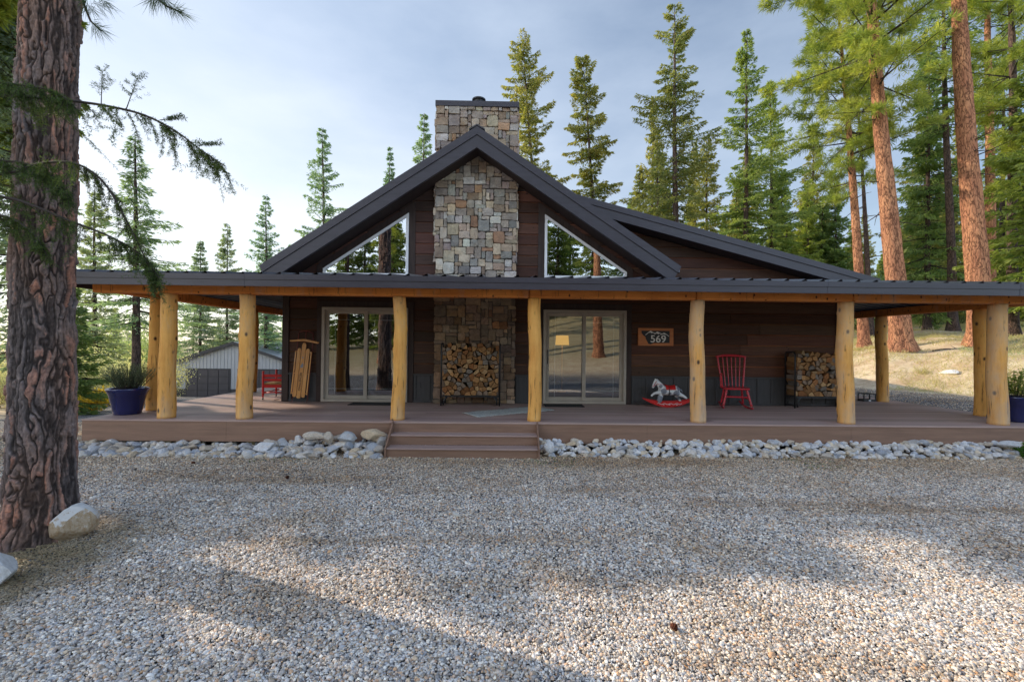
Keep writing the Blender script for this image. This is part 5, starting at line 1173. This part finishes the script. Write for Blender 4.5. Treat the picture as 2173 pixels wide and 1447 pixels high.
# pebbles: one uncountable layer
def gravel():
    P = []
    def add(n, fx0, fx1, y0, y1):
        yy = np.sqrt(rng.uniform(y0**2, y1**2, n)); xx = yy*rng.uniform(fx0, fx1, n); P.append(np.stack([xx, yy], 1))
    yy = rng.uniform(1.7, 9.0, 520000); P.append(np.stack([yy*rng.uniform(-1.2, 1.3, len(yy)), yy], 1))      # density falls off with distance
    n = 40000; yy = rng.uniform(8, 20, n); P.append(np.stack([rng.uniform(9.6, 14.5, n), yy], 1)); P.append(np.stack([rng.uniform(-11, -6.85, 25000), rng.uniform(5.5, 14, 25000)], 1))
    p = np.concatenate(P); dd = .87*(p[:, 0]-12.8)+.49*(p[:, 1]-16.6)
    keep = (dd < .2) & ~((p[:, 0] > -6.7) & (p[:, 0] < 9.4) & (p[:, 1] > 7.6)) & (np.hypot(p[:, 0]+4.12, p[:, 1]-4.13) > .27); p = p[keep]
    z = height(p[:, 0], p[:, 1])+.012*np.sin(p[:, 0]*1.7+p[:, 1]*.6)*np.sin(p[:, 1]*1.3)
    me = bpy.data.meshes.new('gravel'); me.vertices.add(len(p)); me.vertices.foreach_set('co', np.stack([p[:, 0], p[:, 1], z+rng.uniform(-.001, .009, len(p))], 1).astype(np.float32).ravel())
    r = me.attributes.new('rot', 'FLOAT_VECTOR', 'POINT'); r.data.foreach_set('vector', np.stack([rng.normal(size=len(p))*.35, rng.normal(size=len(p))*.35, rng.uniform(0, 6.28, len(p))], 1).astype(np.float32).ravel())
    s = me.attributes.new('siz', 'FLOAT', 'POINT'); s.data.foreach_set('value', (.0068*np.exp(rng.normal(size=len(p))*.33)*np.where(p[:, 1] > 8, 1.25, 1)).astype(np.float32))
    o = link('gravel', me); tag(o, 'grey and tan pebble gravel covering the yard', kind='stuff')
    t = NT('pebble'); oi = t.n('ShaderNodeObjectInfo')
    c = t.ramp(oi.outputs['Random'], [(0, (.10,.10,.115)), (.1, (.52,.54,.58)), (.2, (.22,.185,.155)), (.3, (.70,.68,.66)), (.42, (.26,.29,.36)), (.53, (.55,.46,.36)), (.63, (.12,.115,.12)), (.73, (.62,.64,.68)), (.83, (.48,.31,.19)), (.92, (.32,.345,.40)), (1, (.85,.84,.81))])
    c = t.mix(c, (1.6, 1.47, 1.29), 1., 'MULTIPLY')
    geo = t.n('ShaderNodeNewGeometry'); c = t.mix(c, (.74, .62, .47), t.ramp(t.noise(geo.outputs['Position'], .8, 5, .65), [(.5, 0.), (.72, .8)]), 'MULTIPLY')
    mp_ = t.n('ShaderNodeVectorMath', operation='MULTIPLY'); t.l(geo.outputs['Position'], mp_.inputs[0]); mp_.inputs[1].default_value = (.16, 1.0, 1)
    c = t.mix(c, (.66, .55, .42), t.ramp(t.noise(mp_.outputs[0], 1.15, 5, .6), [(.50, 0.), (.66, .75)]), 'MULTIPLY')      # worn, dusty wheel lanes
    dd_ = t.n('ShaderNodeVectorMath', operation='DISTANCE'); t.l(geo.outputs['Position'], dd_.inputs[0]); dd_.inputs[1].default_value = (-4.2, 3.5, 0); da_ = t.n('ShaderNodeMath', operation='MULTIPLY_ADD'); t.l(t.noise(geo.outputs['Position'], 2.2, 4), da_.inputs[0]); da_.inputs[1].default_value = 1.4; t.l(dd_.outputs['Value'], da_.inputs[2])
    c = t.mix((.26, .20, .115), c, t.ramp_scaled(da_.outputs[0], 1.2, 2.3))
    sy_ = t.n('ShaderNodeSeparateXYZ'); t.l(geo.outputs['Position'], sy_.inputs[0]); c = t.mix(c, (.86, .78, .66), t.ramp_scaled(sy_.outputs[1], 5.0, 7.2), 'MULTIPLY')
    pm = t.end(t.princ(c, .62, 0, None, .3)); me.materials.append(pm)
    ng = bpy.data.node_groups.new('pebbles', 'GeometryNodeTree'); ng.interface.new_socket('Geometry', in_out='INPUT', socket_type='NodeSocketGeometry'); ng.interface.new_socket('Geometry', in_out='OUTPUT', socket_type='NodeSocketGeometry')
    N = ng.nodes.new; L = ng.links.new; gi, gout = N('NodeGroupInput'), N('NodeGroupOutput'); jn = N('GeometryNodeJoinGeometry')
    for sc_ in ((1, .8, .55), (1.1, 1, .6), (1.25, .75, .62), (.95, .9, .75)):
        ic = N('GeometryNodeMeshIcoSphere'); ic.inputs['Subdivisions'].default_value = 2; ic.inputs['Radius'].default_value = 1
        tr = N('GeometryNodeTransform'); tr.inputs['Scale'].default_value = sc_; L(ic.outputs[0], tr.inputs[0])
        nz = N('ShaderNodeTexNoise'); nz.inputs['Scale'].default_value = 1.1+sc_[0]; sp_ = N('GeometryNodeSetPosition'); vm = N('ShaderNodeVectorMath'); vm.operation = 'SUBTRACT'; vm.inputs[1].default_value = (.5,)*3; v2 = N('ShaderNodeVectorMath'); v2.operation = 'SCALE'; v2.inputs['Scale'].default_value = .7
        L(nz.outputs['Color'], vm.inputs[0]); L(vm.outputs[0], v2.inputs[0]); L(v2.outputs[0], sp_.inputs['Offset']); L(tr.outputs[0], sp_.inputs[0])
        ss = N('GeometryNodeSetShadeSmooth'); L(sp_.outputs[0], ss.inputs[0]); sm_ = N('GeometryNodeSetMaterial'); sm_.inputs['Material'].default_value = pm; L(ss.outputs[0], sm_.inputs[0])
        gt = N('GeometryNodeGeometryToInstance'); L(sm_.outputs[0], gt.inputs[0]); L(gt.outputs[0], jn.inputs[0])
    ip = N('GeometryNodeInstanceOnPoints'); ip.inputs['Pick Instance'].default_value = True; L(gi.outputs[0], ip.inputs['Points']); L(jn.outputs[0], ip.inputs['Instance'])
    a1 = N('GeometryNodeInputNamedAttribute'); a1.data_type = 'FLOAT_VECTOR'; a1.inputs['Name'].default_value = 'rot'; er_ = N('FunctionNodeEulerToRotation'); L(a1.outputs['Attribute'], er_.inputs[0]); L(er_.outputs[0], ip.inputs['Rotation'])
    a2 = N('GeometryNodeInputNamedAttribute'); a2.data_type = 'FLOAT'; a2.inputs['Name'].default_value = 'siz'; L(a2.outputs['Attribute'], ip.inputs['Scale']); L(ip.outputs[0], gout.inputs[0])
    o.modifiers.new('pebbles', 'NODES').node_group = ng
gravel()
def scatter(name, label, n, fx, fy, test, mk, m):
    x = rng.uniform(*fx, n); y = rng.uniform(*fy, n); k = test(x, y); x, y = x[k], y[k]; P = np.stack([x, y, height(x, y)], 1)
    V, Q, C = mk(P); tag(link(name, np_mesh(name, V, Q, C, [M[m]])), label, kind='stuff')
dfun = lambda x, y: .87*(x-12.8)+.49*(y-16.6)
def blades(L0, L1, W, up=1.0, sp=.5):
    def f(P): n = len(P); return cards(P, rng.normal(size=(n, 3))*np.array([sp, sp, .1])+np.array([0, 0, up]), rng.uniform(L0, L1, n), W, rng.uniform(0, 1, n), None, .25)
    return f
scatter('dry_grass', 'short dry straw grass on the right bank', 240000, (11, 42), (8, 42), lambda x, y: (dfun(x, y) > .1) & (np.sin(x*.8+np.sin(y*.9)*1.4)*np.sin(y*.7+x*.2)+.35*np.sin(x*3+y*2.3) > -.1), blades(.07, .30, .014, 1.0, .6), 'grass')
tc_ = np.stack([rng.uniform(13, 40, 260), rng.uniform(9, 40, 260)], 1)
def tuft_test(x, y): return dfun(x, y) > .4
def tufts(P):
    n = len(P); k = rng.integers(0, len(tc_), n); Q_ = tc_[k]+rng.normal(size=(n, 2))*.11*(1+(k % 3))[:, None]; P = np.stack([Q_[:, 0], Q_[:, 1], height(Q_[:, 0], Q_[:, 1])], 1); P = P[dfun(P[:, 0], P[:, 1]) > .3]; n = len(P)
    return cards(P, rng.normal(size=(n, 3))*np.array([.45, .45, .1])+np.array([0, 0, 1.]), rng.uniform(.15, .42, n), .014, rng.uniform(0, 1, n), None, .3)
scatter('grass_tufts', 'longer straw grass tufts dotted over the right bank', 26000, (13, 40), (9, 40), tuft_test, tufts, 'grass')
scatter('green_grass', 'green grass patches above the right bank', 120000, (14, 45), (12, 45), lambda x, y: (dfun(x, y) > 4.2) & (np.sin(x*.5+np.sin(y*.5)*1.2)*np.sin(y*.45+x*.15) > .15), blades(.06, .20, .014), 'green_brush')
def litter(P):
    n = len(P); D = rng.normal(size=(n, 3))*np.array([1, 1, .06]); P = P+np.array([0, 0, .02])+np.array([0, 0, 1])*rng.uniform(0, .008, (n, 1)); return cards(P, D, rng.uniform(.07, .15, n), .0035, rng.uniform(0, 1, n))
scatter('needle_litter', 'fallen brown pine needles on the gravel', 16000, (-9, 9), (2, 7), lambda x, y: (np.abs(x) < y*1.25) & ((np.sin(x*1.3+y)*np.sin(y*1.7-x*.6) > .1) | (np.hypot(x+4, y-4) < 1.9) | (rng.random(len(x)) < .25)), litter, 'needle_litter')
scatter('weeds', 'small green weeds along the rock edging', 5000, (-7, 9.5), (6.5, 7.3), lambda x, y: (np.sin(x*2.3)*np.sin(x*.9+1) > .52) & (y > 6.55+.2*np.sin(x*5)) & (y < 7.15) , blades(.015, .05, .008, .8, .8), 'weed')
x = at_y(2172, 960, 7.2).x; rng = np.random.default_rng(8); shrub('green_tuft', 'green grassy tuft growing out of the rocks at the right edge', x+.02, 7.18, .17, .22, 'weed', 500, None, .08, 18)

for i, (x, y, L_, lb) in enumerate(((15.2, 13.6, 1.5, 'crooked grey stick lying low on the sunlit bank near the right porch post'), (17.6, 18.4, 2.2, 'long bare fallen branch on the bank between the two thick pines'), (19.5, 16.2, 1.3, 'short twig lying beside the base of the thickest pine'))):
    a = rnd.uniform(-.5, .9); m_ = MB(); m_.tube([(x+cos(a)*L_*k/7+.05*sin(k*2.1), y+sin(a)*L_*k/7+.05*cos(k*1.7), hz(x+cos(a)*L_*k/7, y+sin(a)*L_*k/7)+.03+.02*sin(k*1.3)) for k in range(8)], [.03-.003*k for k in range(8)], 6)
    m_.tube([(x+cos(a)*L_*.5, y+sin(a)*L_*.5, hz(x+cos(a)*L_*.5, y+sin(a)*L_*.5)+.04), (x+cos(a+.8)*L_*.35+cos(a)*L_*.5, y+sin(a+.8)*L_*.35+sin(a)*L_*.5, hz(x+cos(a)*L_*.5, y+sin(a)*L_*.5)+.16)], [.015, .005], 5)
    tag(m_.build('fallen_branch', M['bark_grey'], None, smooth=True), lb, 'branch')

# ------------------------------------------------------------------ sky and sun
SUN_AZ, SUN_EL = radians(-67), radians(26)      # azimuth from +Y, negative to the left
S = Vector((sin(SUN_AZ)*cos(SUN_EL), cos(SUN_AZ)*cos(SUN_EL), sin(SUN_EL)))
W = bpy.data.worlds.new('World'); SC.world = W; W.use_nodes = True; nt = W.node_tree; nt.nodes.clear()
N = nt.nodes.new; L = nt.links.new
sky = N('ShaderNodeTexSky'); sky.sky_type = 'NISHITA'; sky.sun_disc = False; sky.sun_elevation = SUN_EL; sky.sun_rotation = SUN_AZ; sky.altitude = 900; sky.air_density = 1.25; sky.dust_density = .7; sky.ozone_density = 2.0
tc = N('ShaderNodeTexCoord'); mp = N('ShaderNodeMapping'); mp.inputs['Scale'].default_value = (1, 1, 2.6); L(tc.outputs['Generated'], mp.inputs[0])
nz = N('ShaderNodeTexNoise'); nz.inputs['Scale'].default_value = 1.7; nz.inputs['Detail'].default_value = 7; nz.inputs['Roughness'].default_value = .55; L(mp.outputs[0], nz.inputs['Vector'])
rp = N('ShaderNodeValToRGB'); rp.color_ramp.elements[0].position = .30; rp.color_ramp.elements[0].color = (.0,)*3+(1,); rp.color_ramp.elements[1].position = .72; rp.color_ramp.elements[1].color = (.48,)*3+(1,); L(nz.outputs['Fac'], rp.inputs[0])
mx = N('ShaderNodeMix'); mx.data_type = 'RGBA'; hm = N('ShaderNodeMapRange'); hm.interpolation_type = 'SMOOTHSTEP'; hm.inputs['From Min'].default_value = .62; hm.inputs['From Max'].default_value = .02; hm.inputs['To Min'].default_value = 0; hm.inputs['To Max'].default_value = 1
sx0_ = N('ShaderNodeSeparateXYZ'); L(tc.outputs['Generated'], sx0_.inputs[0]); L(sx0_.outputs[2], hm.inputs[0])
xm = N('ShaderNodeMapRange'); xm.inputs['From Min'].default_value = .75; xm.inputs['From Max'].default_value = -.5; xm.inputs['To Min'].default_value = .0; xm.inputs['To Max'].default_value = 1; L(sx0_.outputs[0], xm.inputs[0])
am = N('ShaderNodeMath'); am.operation = 'MULTIPLY_ADD'; am.use_clamp = True; am.inputs[1].default_value = .45; L(xm.outputs[0], am.inputs[0]); L(rp.outputs[0], am.inputs[2]); L(am.outputs[0], mx.inputs[0])
gl = N('ShaderNodeMath'); gl.operation = 'MULTIPLY'; L(hm.outputs[0], gl.inputs[0]); L(xm.outputs[0], gl.inputs[1])
gw = N('ShaderNodeMix'); gw.data_type = 'RGBA'; L(gl.outputs[0], gw.inputs[0]); gw.inputs[6].default_value = (5.3, 6.1, 7.3, 1); gw.inputs[7].default_value = (9.5, 9.5, 9.5, 1); L(sky.outputs[0], mx.inputs[6]); L(gw.outputs[2], mx.inputs[7])
bg = N('ShaderNodeBackground'); bg.inputs['Strength'].default_value = .15
sx_ = N('ShaderNodeSeparateXYZ'); L(tc.outputs['Generated'], sx_.inputs[0])      # added fill: sky brightened behind the viewpoint to lift the facade, dimmed overhead
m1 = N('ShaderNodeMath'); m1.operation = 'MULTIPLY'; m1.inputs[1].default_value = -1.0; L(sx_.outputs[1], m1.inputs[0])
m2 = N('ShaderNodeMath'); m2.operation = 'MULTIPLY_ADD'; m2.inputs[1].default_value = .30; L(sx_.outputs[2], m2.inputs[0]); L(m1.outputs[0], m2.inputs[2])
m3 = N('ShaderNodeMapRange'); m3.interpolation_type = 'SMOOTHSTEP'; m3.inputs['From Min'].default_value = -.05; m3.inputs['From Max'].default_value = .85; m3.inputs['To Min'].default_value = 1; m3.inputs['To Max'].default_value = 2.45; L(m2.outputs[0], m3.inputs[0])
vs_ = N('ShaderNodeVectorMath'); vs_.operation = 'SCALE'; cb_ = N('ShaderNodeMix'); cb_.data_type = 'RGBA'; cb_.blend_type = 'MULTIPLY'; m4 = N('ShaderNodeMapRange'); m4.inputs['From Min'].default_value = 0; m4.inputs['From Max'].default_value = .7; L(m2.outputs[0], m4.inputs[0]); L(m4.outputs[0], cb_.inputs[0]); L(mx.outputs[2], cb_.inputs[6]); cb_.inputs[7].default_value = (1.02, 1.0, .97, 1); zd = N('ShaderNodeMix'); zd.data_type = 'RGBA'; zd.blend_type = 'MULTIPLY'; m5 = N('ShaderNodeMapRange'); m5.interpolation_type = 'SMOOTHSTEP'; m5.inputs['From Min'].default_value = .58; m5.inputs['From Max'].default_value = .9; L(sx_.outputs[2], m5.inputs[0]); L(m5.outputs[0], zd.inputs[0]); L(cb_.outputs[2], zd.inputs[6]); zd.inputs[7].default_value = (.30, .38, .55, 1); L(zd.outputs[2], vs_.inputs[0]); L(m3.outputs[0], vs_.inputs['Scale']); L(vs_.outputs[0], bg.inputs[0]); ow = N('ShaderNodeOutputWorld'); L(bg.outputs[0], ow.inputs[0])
sl = bpy.data.lights.new('sun', 'SUN'); sl.energy = 5.0; sl.angle = radians(.53); sl.color = (1, .87, .68); so_ = bpy.data.objects.new('sun', sl); COL.objects.link(so_); so_.rotation_mode = 'QUATERNION'; so_.rotation_quaternion = S.to_track_quat('Z', 'Y'); so_.location = S*60
